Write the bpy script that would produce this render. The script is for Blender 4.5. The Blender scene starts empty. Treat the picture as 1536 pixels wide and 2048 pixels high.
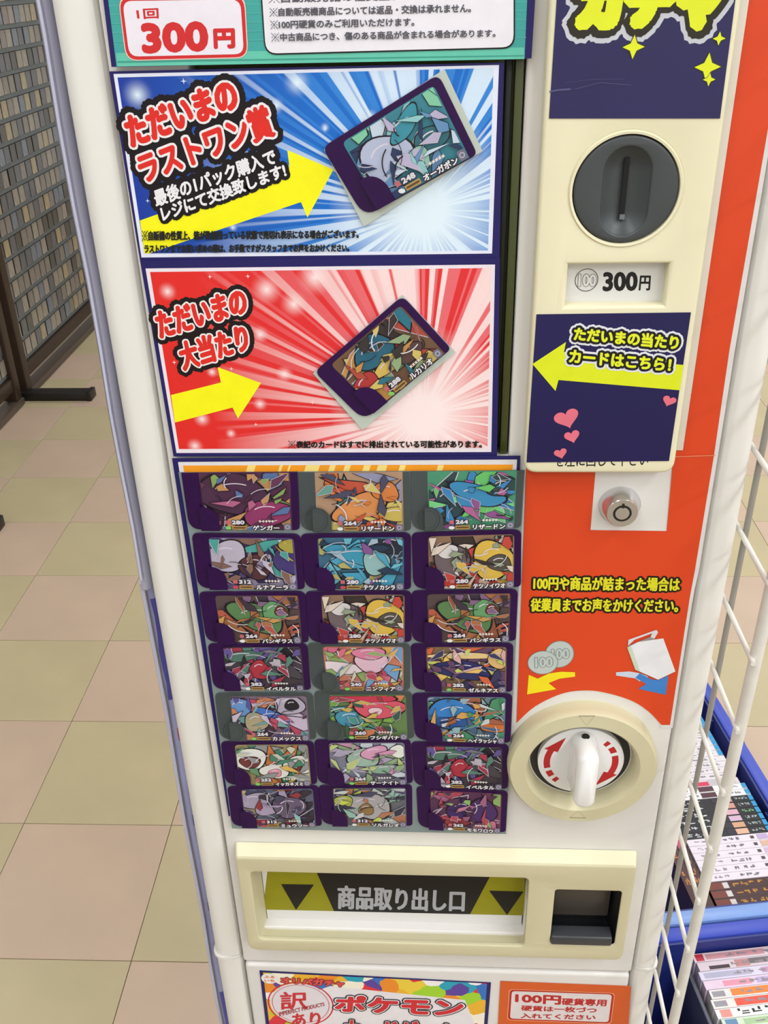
import bpy, bmesh, math, random
from mathutils import Vector, Matrix

random.seed(7)
C = bpy.context.scene.collection
SC = bpy.context.scene

# ------------------------------------------------------------------ camera
W_PX, H_PX, F_PX = 1536, 2048, 1907.68
CAM = Vector((0.0, -0.52, 1.48036))
RC = Vector((0.9985884, 0.0477651, -0.0232326))      # image right
RD = Vector((0.0035573, -0.4965579, -0.8679963))     # image down
RF = Vector((-0.0529963, 0.8666884, -0.4960269))     # view direction
cd = bpy.data.cameras.new('camera')
cam = bpy.data.objects.new('camera', cd)
C.objects.link(cam)
cd.sensor_fit = 'HORIZONTAL'
cd.sensor_width = 36.0
cd.lens = 36.0 * F_PX / W_PX
cd.clip_start = 0.02
cam.matrix_world = Matrix((
    (RC.x, -RD.x, -RF.x, CAM.x),
    (RC.y, -RD.y, -RF.y, CAM.y),
    (RC.z, -RD.z, -RF.z, CAM.z),
    (0, 0, 0, 1)))
SC.camera = cam

# ------------------------------------------------------------------ world, lights, exposure
SC.view_settings.view_transform = 'Standard'
SC.view_settings.look = 'None'
SC.view_settings.gamma = 1.0
SC.view_settings.use_curve_mapping = False
SC.view_settings.exposure = -0.12
w = bpy.data.worlds.new('store_air')
SC.world = w
w.use_nodes = True
w.node_tree.nodes['Background'].inputs[0].default_value = (1.0, 0.97, 0.93, 1)
w.node_tree.nodes['Background'].inputs[1].default_value = 0.35


def area(name, loc, sx, sy, power, col=(0.935, 0.972, 1.0), rot=(0, 0, 0)):
    ld = bpy.data.lights.new(name, 'AREA')
    ld.shape = 'RECTANGLE'
    ld.size, ld.size_y = sx, sy
    ld.energy = power
    ld.color = col
    o = bpy.data.objects.new(name, ld)
    o.location = loc
    o.rotation_euler = rot
    C.objects.link(o)
    return o


# rows of ceiling fluorescents
for lx, pw in ((-2.4, 9), (-0.6, 18), (1.2, 28), (3.0, 33)):
    for ly in (-2.4, -0.9, 2.2, 4.8):
        area('ceiling_lamp', (lx, ly, 2.93), 0.32, 1.25, pw)


# ------------------------------------------------------------------ measuring helpers
def ray(px, py):
    return RC * ((px - W_PX / 2) / F_PX) + RD * ((py - H_PX / 2) / F_PX) + RF


def atY(px, py, Y=0.0):
    d = ray(px, py)
    return CAM + d * ((Y - CAM.y) / d.y)


def atZ(px, py, Z=0.0):
    d = ray(px, py)
    return CAM + d * ((Z - CAM.z) / d.z)


def pq(pts, Y=0.0):
    """measured points on the vertical plane Y -> list of (X, Z)"""
    return [(atY(x, y, Y).x, atY(x, y, Y).z) for x, y in pts]


# ------------------------------------------------------------------ materials
MATS = {}


def lin(h):
    h = h.lstrip('#')
    out = []
    for i in (0, 2, 4):
        c = int(h[i:i + 2], 16) / 255
        out.append(c / 12.92 if c <= 0.04045 else ((c + 0.055) / 1.055) ** 2.4)
    return (*out, 1)


def mat(h, rough=0.45, metal=0.0, spec=0.5, noise=0.0, scale=60, bump=0.0, coat=0.0, key=None):
    k = (h, rough, metal, spec, noise, scale, bump, coat, key)
    if k in MATS:
        return MATS[k]
    m = bpy.data.materials.new('surface_' + h.lstrip('#'))
    m.use_nodes = True
    nt = m.node_tree
    b = nt.nodes['Principled BSDF']
    b.inputs['Base Color'].default_value = lin(h)
    b.inputs['Roughness'].default_value = rough
    b.inputs['Metallic'].default_value = metal
    b.inputs['Specular IOR Level'].default_value = spec
    b.inputs['Coat Weight'].default_value = coat
    if noise or bump:
        tc = nt.nodes.new('ShaderNodeTexCoord')
        n = nt.nodes.new('ShaderNodeTexNoise')
        n.inputs['Scale'].default_value = scale
        n.inputs['Detail'].default_value = 4
        nt.links.new(tc.outputs['Object'], n.inputs['Vector'])
        if noise:
            r = nt.nodes.new('ShaderNodeMapRange')
            r.inputs[1].default_value = 0.3
            r.inputs[2].default_value = 0.7
            r.inputs[3].default_value = 1 - noise
            r.inputs[4].default_value = 1 + noise
            nt.links.new(n.outputs['Fac'], r.inputs[0])
            mx = nt.nodes.new('ShaderNodeVectorMath')
            mx.operation = 'SCALE'
            mx.inputs[0].default_value = lin(h)[:3]
            nt.links.new(r.outputs[0], mx.inputs['Scale'])
            nt.links.new(mx.outputs[0], b.inputs['Base Color'])
        if bump:
            bp = nt.nodes.new('ShaderNodeBump')
            bp.inputs['Strength'].default_value = bump
            bp.inputs['Distance'].default_value = 0.001
            nt.links.new(n.outputs['Fac'], bp.inputs['Height'])
            nt.links.new(bp.outputs[0], b.inputs['Normal'])
    MATS[k] = m
    return m


def ink(h):
    return mat(h, 0.42, spec=0.35, noise=0.03, scale=90, key='ink')


def newnodes(name, rough=0.4, spec=0.4):
    m = bpy.data.materials.new(name)
    m.use_nodes = True
    nt = m.node_tree
    b = nt.nodes['Principled BSDF']
    b.inputs['Roughness'].default_value = rough
    b.inputs['Specular IOR Level'].default_value = spec
    return m, nt, b


def burst_mat(name, cx, cz, deep, mid, pale, white, spots, soft=0.075):
    """printed sunburst: rays round (cx,cz) in object X,Z (metres)"""
    m, nt, b = newnodes(name)
    N, L = nt.nodes, nt.links

    def math_(op, a, bb=None, c=None):
        n = N.new('ShaderNodeMath')
        n.operation = op
        for i, v in enumerate((a, bb, c)):
            if v is None:
                continue
            if isinstance(v, (int, float)):
                n.inputs[i].default_value = v
            else:
                L.new(v, n.inputs[i])
        return n.outputs[0]
    tc = N.new('ShaderNodeTexCoord')
    sp = N.new('ShaderNodeSeparateXYZ')
    L.new(tc.outputs['Object'], sp.inputs[0])
    dx = math_('SUBTRACT', sp.outputs[0], cx)
    dz = math_('SUBTRACT', sp.outputs[2], cz)
    ang = math_('ARCTAN2', dz, dx)
    r = math_('SQRT', math_('ADD', math_('MULTIPLY', dx, dx), math_('MULTIPLY', dz, dz)))

    def rays(freq, seed, lo, hi):
        cb = N.new('ShaderNodeCombineXYZ')
        L.new(math_('MULTIPLY', math_('COSINE', ang), freq), cb.inputs[0])
        L.new(math_('MULTIPLY', math_('SINE', ang), freq), cb.inputs[1])
        cb.inputs[2].default_value = seed
        n = N.new('ShaderNodeTexNoise')
        n.inputs['Scale'].default_value = 1.0
        n.inputs['Detail'].default_value = 0
        L.new(cb.outputs[0], n.inputs['Vector'])
        mr = N.new('ShaderNodeMapRange')
        mr.inputs[1].default_value = lo
        mr.inputs[2].default_value = hi
        L.new(n.outputs['Fac'], mr.inputs[0])
        return mr.outputs[0]
    a1 = rays(17, 1.7, 0.52, 0.58)
    a2 = rays(30, 5.2, 0.50, 0.56)
    # rays fade to the left
    fade = N.new('ShaderNodeMapRange')
    L.new(dx, fade.inputs[0])
    fade.inputs[1].default_value = -0.125
    fade.inputs[2].default_value = -0.03
    core = N.new('ShaderNodeMapRange')
    L.new(r, core.inputs[0])
    core.inputs[1].default_value = soft
    core.inputs[2].default_value = 0.012
    back = N.new('ShaderNodeMapRange')
    L.new(dx, back.inputs[0])
    back.inputs[1].default_value = -0.15
    back.inputs[2].default_value = -0.05

    def mix(f, c0, c1):
        n = N.new('ShaderNodeMix')
        n.data_type = 'RGBA'
        n.clamp_factor = True
        if isinstance(f, (int, float)):
            n.inputs['Factor'].default_value = f
        else:
            L.new(f, n.inputs['Factor'])
        for s, v in (('A', c0), ('B', c1)):
            i = [q for q in n.inputs if q.name == s and q.type == 'RGBA'][0]
            if isinstance(v, str):
                i.default_value = lin(v)
            else:
                L.new(v, i)
        return [q for q in n.outputs if q.type == 'RGBA'][0]
    col = mix(back.outputs[0], deep, mid)
    col = mix(math_('MULTIPLY', math_('MULTIPLY', a2, fade.outputs[0]), 0.55), col, pale)
    col = mix(math_('MULTIPLY', math_('MULTIPLY', a1, fade.outputs[0]), 0.85), col, white)
    col = mix(core.outputs[0], col, white)
    for (sx, sz, rad) in spots:
        vx = math_('SUBTRACT', sp.outputs[0], sx)
        vz = math_('SUBTRACT', sp.outputs[2], sz)
        d = math_('SQRT', math_('ADD', math_('MULTIPLY', vx, vx), math_('MULTIPLY', vz, vz)))
        mr = N.new('ShaderNodeMapRange')
        L.new(d, mr.inputs[0])
        mr.inputs[1].default_value = rad
        mr.inputs[2].default_value = 0.0
        col = mix(math_('POWER', mr.outputs[0], 2.0), col, white)
    L.new(col, b.inputs['Base Color'])
    return m


def splash_mat(name):
    """paint splashes in many colours on white paper"""
    m, nt, b = newnodes(name)
    N, L = nt.nodes, nt.links
    tc = N.new('ShaderNodeTexCoord')
    nz = N.new('ShaderNodeTexNoise')
    nz.inputs['Scale'].default_value = 45
    L.new(tc.outputs['Object'], nz.inputs['Vector'])
    mx = N.new('ShaderNodeMix')
    mx.data_type = 'VECTOR'
    mx.inputs['Factor'].default_value = 0.022
    va = [q for q in mx.inputs if q.type == 'VECTOR' and q.name in ('A', 'B')]
    L.new(tc.outputs['Object'], va[0])
    L.new(nz.outputs['Color'], va[1])
    vo = N.new('ShaderNodeTexVoronoi')
    vo.inputs['Scale'].default_value = 58
    L.new([q for q in mx.outputs if q.type == 'VECTOR'][0], vo.inputs['Vector'])
    sep = N.new('ShaderNodeSeparateColor')
    L.new(vo.outputs['Color'], sep.inputs[0])
    cr = N.new('ShaderNodeValToRGB')
    cr.color_ramp.interpolation = 'CONSTANT'
    els = cr.color_ramp.elements
    cols = ['e8b030', '2f6fc0', 'f2ead8', 'd83040', '9fcf30', 'e88a28', '1f9fb8', 'f2ecec', '5a3f98', 'e8c840']
    els[0].color = lin(cols[0])
    els[1].position = 0.1
    els[1].color = lin(cols[1])
    for i, c in enumerate(cols[2:]):
        e = els.new(0.2 + i * 0.1)
        e.color = lin(c)
    L.new(sep.outputs[0], cr.inputs[0])
    L.new(cr.outputs[0], b.inputs['Base Color'])
    return m


WHITE = mat('#dedad6', 0.38, noise=0.015, scale=8, bump=0.05, key='powder')
WHITE2 = mat('#e3e0da', 0.42, noise=0.015, scale=8, key='pillar')
CREAM = mat('#e3dcbc', 0.48, noise=0.015, scale=14, bump=0.08)
CREAM2 = mat('#cac2a0', 0.5, noise=0.02, scale=14, bump=0.1)
NAVY = ink('#1f1a5c')


# ------------------------------------------------------------------ object helpers
def link(name, me, mats, parent=None):
    o = bpy.data.objects.new(name, me)
    for m in (mats if isinstance(mats, (list, tuple)) else [mats]):
        me.materials.append(m)
    C.objects.link(o)
    if parent is not None:
        o.parent = parent
    return o


def tag(o, label=None, cat=None, group=None, kind=None):
    if label:
        o['label'] = label
    if cat:
        o['category'] = cat
    if group:
        o['group'] = group
    if kind:
        o['kind'] = kind
    return o


def thing(name, label, cat, loc=(0, 0, 0), rz=0.0, group=None):
    o = bpy.data.objects.new(name, None)
    o.empty_display_size = 0.05
    o.location = loc
    o.rotation_euler.z = rz
    C.objects.link(o)
    return tag(o, label, cat, group)


def mesh_bm(bm):
    me = bpy.data.meshes.new('shape')
    bm.to_mesh(me)
    bm.free()
    return me


def smooth(me, ang=40):
    for p in me.polygons:
        p.use_smooth = True
    try:
        me.set_sharp_from_angle(angle=math.radians(ang))
    except Exception:
        pass
    return me


def box_me(x0, x1, y0, y1, z0, z1, bev=0.0, seg=2):
    bm = bmesh.new()
    bmesh.ops.create_cube(bm, size=1)
    for v in bm.verts:
        v.co.x = x0 if v.co.x < 0 else x1
        v.co.y = y0 if v.co.y < 0 else y1
        v.co.z = z0 if v.co.z < 0 else z1
    if bev:
        bmesh.ops.bevel(bm, geom=bm.edges[:], offset=bev, segments=seg, profile=0.5, affect='EDGES')
    return smooth(mesh_bm(bm))


def box(name, dims, m, parent=None, bev=0.0, seg=2):
    return link(name, box_me(*dims, bev, seg), m, parent)


def rounded(pts, r, seg=5):
    """round the corners of polygon pts (X,Z); r scalar or list"""
    n = len(pts)
    out = []
    for i in range(n):
        p = Vector(pts[i])
        a = Vector(pts[i - 1])
        b = Vector(pts[(i + 1) % n])
        rr = r[i] if isinstance(r, (list, tuple)) else r
        if rr <= 0:
            out.append(tuple(p))
            continue
        da, db = (a - p), (b - p)
        rr = min(rr, da.length * 0.48, db.length * 0.48)
        s, e = p + da.normalized() * rr, p + db.normalized() * rr
        for k in range(seg + 1):
            t = k / seg
            q = s * (1 - t) ** 2 + p * 2 * t * (1 - t) + e * t * t
            out.append((q.x, q.y))
    return out


def circle(cx, cz, rx, rz=None, n=40, a0=0.0, a1=2 * math.pi):
    rz = rz or rx
    full = abs(a1 - a0 - 2 * math.pi) < 1e-6
    return [(cx + rx * math.cos(a0 + (a1 - a0) * k / (n if full else n - 1)),
             cz + rz * math.sin(a0 + (a1 - a0) * k / (n if full else n - 1))) for k in range(n)]


def slab(name, outline, y_front, y_back, m, parent=None, holes=(), bev=0.0, seg=2, smoothit=True):
    """plate in the X,Z plane, front face at y_front, holes cut through, bevelled edges"""
    cu = bpy.data.curves.new('c', 'CURVE')
    cu.dimensions = '2D'
    cu.fill_mode = 'BOTH'
    for loop in [outline] + list(holes):
        sp = cu.splines.new('POLY')
        sp.points.add(len(loop) - 1)
        for i, (x, z) in enumerate(loop):
            sp.points[i].co = (x, z, 0, 1)
        sp.use_cyclic_u = True
    half = abs(y_back - y_front) / 2
    bev = min(bev, half * 0.95)
    cu.extrude = half - bev
    cu.bevel_depth = bev
    cu.bevel_resolution = seg
    cu.offset = -bev
    tmp = bpy.data.objects.new('tmp', cu)
    C.objects.link(tmp)
    dg = bpy.context.evaluated_depsgraph_get()
    me = bpy.data.meshes.new_from_object(tmp.evaluated_get(dg))
    bpy.data.objects.remove(tmp)
    bpy.data.curves.remove(cu)
    ym = (y_front + y_back) / 2
    for v in me.vertices:
        x, z, t = v.co
        v.co = (x, ym - t, z)
    bm = bmesh.new()
    bm.from_mesh(me)
    bmesh.ops.remove_doubles(bm, verts=bm.verts, dist=1e-7)
    bmesh.ops.recalc_face_normals(bm, faces=bm.faces)
    bm.to_mesh(me)
    bm.free()
    me.materials.clear()
    if smoothit:
        smooth(me, 35)
    return link(name, me, m, parent)


def tube_me(p0, p1, r, n=10, cap=True):
    p0, p1 = Vector(p0), Vector(p1)
    d = (p1 - p0)
    q = d.to_track_quat('Z', 'Y')
    bm = bmesh.new()
    bmesh.ops.create_cone(bm, cap_ends=cap, segments=n, radius1=r, radius2=r, depth=d.length)
    mid = (p0 + p1) / 2
    for v in bm.verts:
        v.co = q @ v.co + mid
    return smooth(mesh_bm(bm), 50)


def lathe_me(profile, cx, cz, n=64, close=False):
    """profile: list of (radius, Y); axis along Y through (cx, cz)"""
    bm = bmesh.new()
    rings = []
    for (r, y) in profile:
        if r < 1e-6:
            rings.append([bm.verts.new((cx, y, cz))])
        else:
            rings.append([bm.verts.new((cx + r * math.cos(2 * math.pi * k / n), y, cz + r * math.sin(2 * math.pi * k / n))) for k in range(n)])
    pairs = list(zip(rings, rings[1:]))
    if close:
        pairs.append((rings[-1], rings[0]))
    for a, b in pairs:
        for k in range(n):
            k2 = (k + 1) % n
            if len(a) == 1 and len(b) == 1:
                continue
            if len(a) == 1:
                bm.faces.new((a[0], b[k], b[k2]))
            elif len(b) == 1:
                bm.faces.new((a[k], b[0], a[k2]))
            else:
                bm.faces.new((a[k], b[k], b[k2], a[k2]))
    bmesh.ops.recalc_face_normals(bm, faces=bm.faces)
    return smooth(mesh_bm(bm), 35)


# ------------------------------------------------------------------ printing: thin layered ink
TXT = {}


def glyphs(s, res=3):
    """text -> (verts2d, faces, boundary edges), bbox normalised to 0..1"""
    if (s, res) in TXT:
        return TXT[(s, res)]
    cu = bpy.data.curves.new('t', 'FONT')
    cu.body = s
    cu.size = 1.0
    cu.resolution_u = res
    o = bpy.data.objects.new('t', cu)
    C.objects.link(o)
    dg = bpy.context.evaluated_depsgraph_get()
    me = bpy.data.meshes.new_from_object(o.evaluated_get(dg))
    vs = [(v.co.x, v.co.y) for v in me.vertices]
    fs = [tuple(p.vertices) for p in me.polygons]
    bpy.data.objects.remove(o)
    bpy.data.curves.remove(cu)
    bpy.data.meshes.remove(me)
    x0 = min(v[0] for v in vs); x1 = max(v[0] for v in vs)
    y0 = min(v[1] for v in vs); y1 = max(v[1] for v in vs)
    vs = [((x - x0) / (x1 - x0), (y - y0) / max(y1 - y0, 1e-6)) for x, y in vs]
    cnt = {}
    for f in fs:
        for i in range(len(f)):
            e = (f[i], f[(i + 1) % len(f)])
            k = (min(e), max(e))
            cnt[k] = cnt.get(k, 0) + 1
    be = [k for k, c in cnt.items() if c == 1]
    TXT[(s, res)] = (vs, fs, be)
    return TXT[(s, res)]


class Print:
    """collects flat shapes on a vertical plane (front at Y), each a little prouder than the last"""
    STEP = 0.00002

    def __init__(self, Y=0.0):
        self.Y = Y
        self.v, self.f, self.m, self.mats = [], [], [], []
        self.layer = 0

    def up(self, n=1):
        self.layer += n

    def mi(self, m):
        if isinstance(m, str):
            m = ink(m)
        if m not in self.mats:
            self.mats.append(m)
        return self.mats.index(m)

    def y(self, j=0.0):
        return self.Y - (self.layer + 1 + j) * self.STEP

    def poly(self, pts, m, j=0.0, up=True):
        i0 = len(self.v)
        y = self.y(j)
        area2 = sum(pts[i - 1][0] * pts[i][1] - pts[i][0] * pts[i - 1][1] for i in range(len(pts)))
        if area2 < 0:
            pts = pts[::-1]
        self.v += [(x, y, z) for x, z in pts]
        self.f.append(tuple(range(i0, i0 + len(pts))))
        self.m.append(self.mi(m))
        if up:
            self.up()

    def px(self, pts, m, up=True, Y=None):
        self.poly(pq(pts, self.Y if Y is None else Y), m, up=up)

    def pxr(self, pts, m, r, up=True):
        self.poly(rounded(pq(pts, self.Y), r), m, up=up)

    def ring(self, pts, wid, m):
        """closed stroke of half-width wid along pts"""
        self.stroke([(pts[i], pts[(i + 1) % len(pts)]) for i in range(len(pts))], wid, m)

    def line(self, pts, wid, m):
        self.stroke(list(zip(pts, pts[1:])), wid, m)

    def stroke(self, segs, wid, m, caps=6):
        mi = self.mi(m)
        n = max(len(segs), 1)
        rnd = 0
        for (a, b) in segs:
            rnd += 1
            y = self.y(0.9 * (rnd % 97) / 97)
            dx, dz = b[0] - a[0], b[1] - a[1]
            L = math.hypot(dx, dz)
            if L < 1e-9:
                continue
            nx, nz = -dz / L * wid, dx / L * wid
            base = math.atan2(nz, nx)
            pts = []
            h = caps // 2
            for k in range(h + 1):
                t = base + math.pi * k / h
                pts.append((a[0] + wid * math.cos(t), a[1] + wid * math.sin(t)))
            for k in range(h + 1):
                t = base + math.pi + math.pi * k / h
                pts.append((b[0] + wid * math.cos(t), b[1] + wid * math.sin(t)))
            i0 = len(self.v)
            self.v += [(x, y, z) for x, z in pts]
            self.f.append(tuple(range(i0, i0 + len(pts))))
            self.m.append(mi)
        self.up()

    def text(self, s, quad, m, bold=0.0, outlines=(), res=3, world=False):
        """quad: TL,TR,BR,BL of the ink box (measured points, or X,Z if world). outlines: [(width, ink)], widest first"""
        q = quad if world else pq(quad, self.Y)
        TL, TR, BR, BL = [Vector(p) for p in q]
        if s.startswith('※'):
            # reference mark: a cross with four dots, drawn by hand
            cell = 1.0 / len(s)
            TL2, BL2 = TL.lerp(TR, cell * 1.08), BL.lerp(BR, cell * 1.08)
            a_, b_, c_, d_ = TL, TL.lerp(TR, cell * .95), BL.lerp(BR, cell * .95), BL
            ctr = (a_ + b_ + c_ + d_) / 4
            hv = (TL - BL).length
            T2 = lambda p_: (p_.x, p_.y)
            self.line([T2(a_), T2(c_)], hv * .035, m)
            self.line([T2(b_), T2(d_)], hv * .035, m)
            for p_ in ((a_ + b_) / 2, (c_ + d_) / 2, (a_ + d_) / 2, (b_ + c_) / 2):
                p_ = p_.lerp(ctr, .22)
                self.poly(circle(p_.x, p_.y, hv * .07, n=8), m)
            TL, BL, s = TL2, BL2, s[1:]
        vs, fs, be = glyphs(s, res)
        # the ink box includes the emboldening
        wv = ((TR - TL).length + (BR - BL).length) / 2
        hv = ((TL - BL).length + (TR - BR).length) / 2
        ku, kv = min(bold / wv, 0.2), min(bold / hv, 0.2)
        P = []
        for u, v in vs:
            u = ku + u * (1 - 2 * ku)
            v = kv + v * (1 - 2 * kv)
            p = (BL * (1 - u) + BR * u) * (1 - v) + (TL * (1 - u) + TR * u) * v
            P.append((p.x, p.y))
        segs = [(P[a], P[b]) for a, b in be]
        for wd, om in outlines:
            self.stroke(segs, wd, om, caps=6)
            mi = self.mi(om)
            i0 = len(self.v)
            y = self.y()
            self.v += [(x, y, z) for x, z in P]
            for f in fs:
                self.f.append(tuple(i0 + k for k in f))
                self.m.append(mi)
            self.up()
        if bold > 0:
            self.stroke(segs, bold, m, caps=4)
        mi = self.mi(m)
        i0 = len(self.v)
        y = self.y()
        self.v += [(x, y, z) for x, z in P]
        for f in fs:
            self.f.append(tuple(i0 + k for k in f))
            self.m.append(mi)
        self.up()

    def build(self, name, parent):
        me = bpy.data.meshes.new('print')
        me.from_pydata(self.v, [], self.f)
        for m in self.mats:
            me.materials.append(m)
        me.polygons.foreach_set('material_index', self.m)
        # all ink faces look towards -Y
        bm = bmesh.new()
        bm.from_mesh(me)
        flip = [f for f in bm.faces if f.normal.y > 0]
        bmesh.ops.reverse_faces(bm, faces=flip)
        bm.to_mesh(me)
        bm.free()
        o = bpy.data.objects.new(name, me)
        C.objects.link(o)
        o.parent = parent
        return o


def star4(cx, cz, r, k=0.3):
    out = []
    for i in range(8):
        rr = r if i % 2 == 0 else r * k
        a = math.pi / 4 * i
        out.append((cx + rr * math.cos(a), cz + rr * math.sin(a)))
    return out


def heart(cx, cz, w, h, tilt=0.0):
    out = []
    for k in range(36):
        t = 2 * math.pi * k / 36
        x = 16 * math.sin(t) ** 3 / 32
        z = (13 * math.cos(t) - 5 * math.cos(2 * t) - 2 * math.cos(3 * t) - math.cos(4 * t)) / 29
        X, Z = x * w, z * h
        out.append((cx + X * math.cos(tilt) - Z * math.sin(tilt), cz + X * math.sin(tilt) + Z * math.cos(tilt)))
    return out


# ================================================================== THE SETTING
def struct(name, dims, m):
    o = box(name, dims, m)
    o['kind'] = 'structure'
    return o


FX0, FX1, FY0, FY1 = -3.4, 3.6, -3.2, 7.2
floor = struct('floor', (FX0, FX1, FY0, FY1, -0.06, -0.004), mat('#8d7a5c', 0.7, noise=0.05, scale=4))
struct('wall_back', (FX0, FX1, FY1, FY1 + 0.1, 0, 3.0), mat('#dcdcda', 0.7, noise=0.03, scale=2))
struct('wall_front', (FX0, FX1, FY0 - 0.1, FY0, 0, 3.0), mat('#dcdcda', 0.7, noise=0.03, scale=2))
struct('wall_left', (FX0 - 0.1, FX0, FY0, FY1, 0, 3.0), mat('#dcdcda', 0.7, noise=0.03, scale=2))
struct('wall_right', (FX1, FX1 + 0.1, FY0, FY1, 0, 3.0), mat('#dcdcda', 0.7, noise=0.03, scale=2))
struct('ceiling', (FX0, FX1, FY0, FY1, 3.0, 3.1), mat('#e6e2da', 0.8, noise=0.02, scale=3))

tile_mats = [
    mat('#c0a893', 0.33, spec=0.45, noise=0.05, scale=5, key='tile'),
    mat('#b9ab88', 0.33, spec=0.45, noise=0.06, scale=5, key='tile'),
]
tm = []
bmv = box_me(0.0006, 0.2994, 0.0006, 0.2994, -0.004, 0.0, 0.0005, 1)
for m in tile_mats:
    me = bmv.copy()
    me.materials.append(m)
    tm.append(me)
TY = 0.0108599
ct, st_ = math.cos(TY), math.sin(TY)
TX0, TY0 = -1.10943, 2.82781 + 0.12 * 0      # tile corner (col 0,row 0); seen from the camera's foot
OX, OY = 0.0, -0.52
for col in range(-3, 11):
    for row in range(-6, 9):
        a, b = TX0 + col * 0.3, TY0 - (row + 1) * 0.3
        o = bpy.data.objects.new('tile', tm[(col + row) % 2])
        C.objects.link(o)
        o.location = (OX + ct * a - st_ * b, OY + st_ * a + ct * b, 0)
        o.rotation_euler.z = TY
        o.parent = floor

# ================================================================== THE VENDING MACHINE
vm = thing('vending_machine', 'tall white card vending machine with cream coin unit, round turning dial and rounded corner posts', 'vending machine', (0, 0, 0))
box('body', (-0.183, 0.183, 0.02, 0.40, 0.0, 1.72), WHITE, vm, 0.004)

# front door with the stock window cut out
DZ0 = atY(487, 1922).z
DX0, DX1 = -0.1648, 0.1688
win = pq([(322, 30), (1058, 30), (1022, 913), (466, 913)])
out_hole = pq([(499, 1744), (1057, 1757), (1049, 1893), (519, 1879)], -0.0125)
out_hole = [(-0.1545, out_hole[0][1] + 0.003), (out_hole[1][0] + 0.001, out_hole[0][1] + 0.003), (out_hole[1][0] + 0.001, out_hole[2][1] - 0.001), (-0.1545, out_hole[2][1] - 0.001)]
ret_hole = pq([(1107, 1780), (1241, 1783), (1231, 1892), (1104, 1884)], -0.0125)
ret_hole = [(ret_hole[0][0] - 0.002, ret_hole[0][1] + 0.003), (ret_hole[1][0] + 0.001, ret_hole[0][1] + 0.003), (ret_hole[1][0] + 0.001, ret_hole[2][1] - 0.002), (ret_hole[0][0] - 0.002, ret_hole[2][1] - 0.002)]
win = [(win[3][0], win[0][1]), (win[1][0], win[1][1]), (win[1][0], win[2][1]), (win[3][0], win[2][1])]
door = slab('door', rounded([(DX0, 1.70), (DX1, 1.70), (DX1, DZ0), (DX0, DZ0)], 0.003, 3), 0.0, 0.016, WHITE, vm, holes=[win, out_hole, ret_hole], bev=0.0018)
OLV = mat('#66702e', 0.22, spec=0.5, noise=0.12, scale=9)
wx1 = win[1][0]
box('window_backing', (DX0 + 0.006, DX1 - 0.05, 0.013, 0.017, win[2][1] - 0.01, win[0][1] + 0.01), OLV, vm)
box('window_rail', (wx1 - 0.0098, wx1 - 0.0062, 0.007, 0.013, win[2][1], win[0][1]), mat('#14160a', 0.4), vm, 0.0004)
box('window_rail', (wx1 - 0.0052, wx1 - 0.0008, 0.003, 0.013, win[2][1], win[0][1]), mat('#4a5026', 0.25), vm, 0.0006)
# lower door
slab('lower_door', rounded([(DX0 + 0.001, DZ0 - 0.0022), (DX1 - 0.001, DZ0 - 0.0022), (DX1 - 0.001, 0.05), (DX0 + 0.001, 0.05)], 0.004, 3), -0.0015, 0.016, WHITE, vm, bev=0.003, seg=3)
box('kick_plate', (-0.17, 0.17, 0.012, 0.02, 0.0, 0.05), mat('#3a3a3a', 0.6), vm)


# corner posts: rounded profile, in two lengths with a ring between
def post(side, z0, z1, name='corner_post', grow=0.0, m=WHITE2):
    xi, xo = 0.1662 if side < 0 else 0.1702, 0.1905
    prof = [(xi, 0.02)]
    prof += [(xi, 0.0080), (xi + 0.0006, 0.0050), (xi + 0.0020, 0.0025), (xi + 0.0042, 0.0010), (xi + 0.0062, 0.0005)]
    r = 0.0100
    for k in range(9):
        t = math.pi / 2 * k / 8
        prof.append((xo - r + r * math.sin(t) + grow, 0.0005 + r - r * math.cos(t) - grow))
    prof += [(xo + 0.0004 + grow, 0.03), (xo + 0.0004 + grow, 0.10), (xi, 0.10)]
    bm = bmesh.new()
    lo = [bm.verts.new((side * x, y, z0)) for x, y in prof]
    hi = [bm.verts.new((side * x, y, z1)) for x, y in prof]
    n = len(prof)
    for k in range(n):
        bm.faces.new((lo[k], lo[(k + 1) % n], hi[(k + 1) % n], hi[k]))
    bm.faces.new(lo)
    bm.faces.new(hi)
    bmesh.ops.recalc_face_normals(bm, faces=bm.faces)
    return link(name, smooth(mesh_bm(bm), 25), m, vm)


ZJ = atY(448, 1916).z
for s in (-1, 1):
    post(s, ZJ + 0.0025, 1.71)
    post(s, ZJ - 0.0012, ZJ + 0.0018, 'post_ring', 0.0015)
    post(s, 0.01, ZJ - 0.0020)

# ---------------- side cover sheets on the left flank
FILM = mat('#a9a8bd', 0.22, spec=0.6, noise=0.10, scale=7, coat=0.4)
FILM2 = mat('#c3c4dc', 0.2, spec=0.6, noise=0.08, scale=9, coat=0.4)
INS = mat('#8486bc', 0.3, noise=0.35, scale=14, coat=0.3)


def side_sheet(name, prof, z0, z1, m, tilt=0.0, parent=vm, nz=14, th=0.0008):
    bm = bmesh.new()
    rows = []
    for k in range(nz + 1):
        z = z0 + (z1 - z0) * k / nz
        sway = 0.0006 * math.sin(k * 1.7) + tilt * (k / nz - 0.5)
        rows.append([bm.verts.new((x + sway, y, z)) for x, y in prof])
    for a, b in zip(rows, rows[1:]):
        for i in range(len(prof) - 1):
            bm.faces.new((a[i], a[i + 1], b[i + 1], b[i]))
    bmesh.ops.recalc_face_normals(bm, faces=bm.faces)
    bmesh.ops.solidify(bm, geom=bm.faces[:], thickness=th)
    return link(name, smooth(mesh_bm(bm), 60), m, parent)


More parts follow.
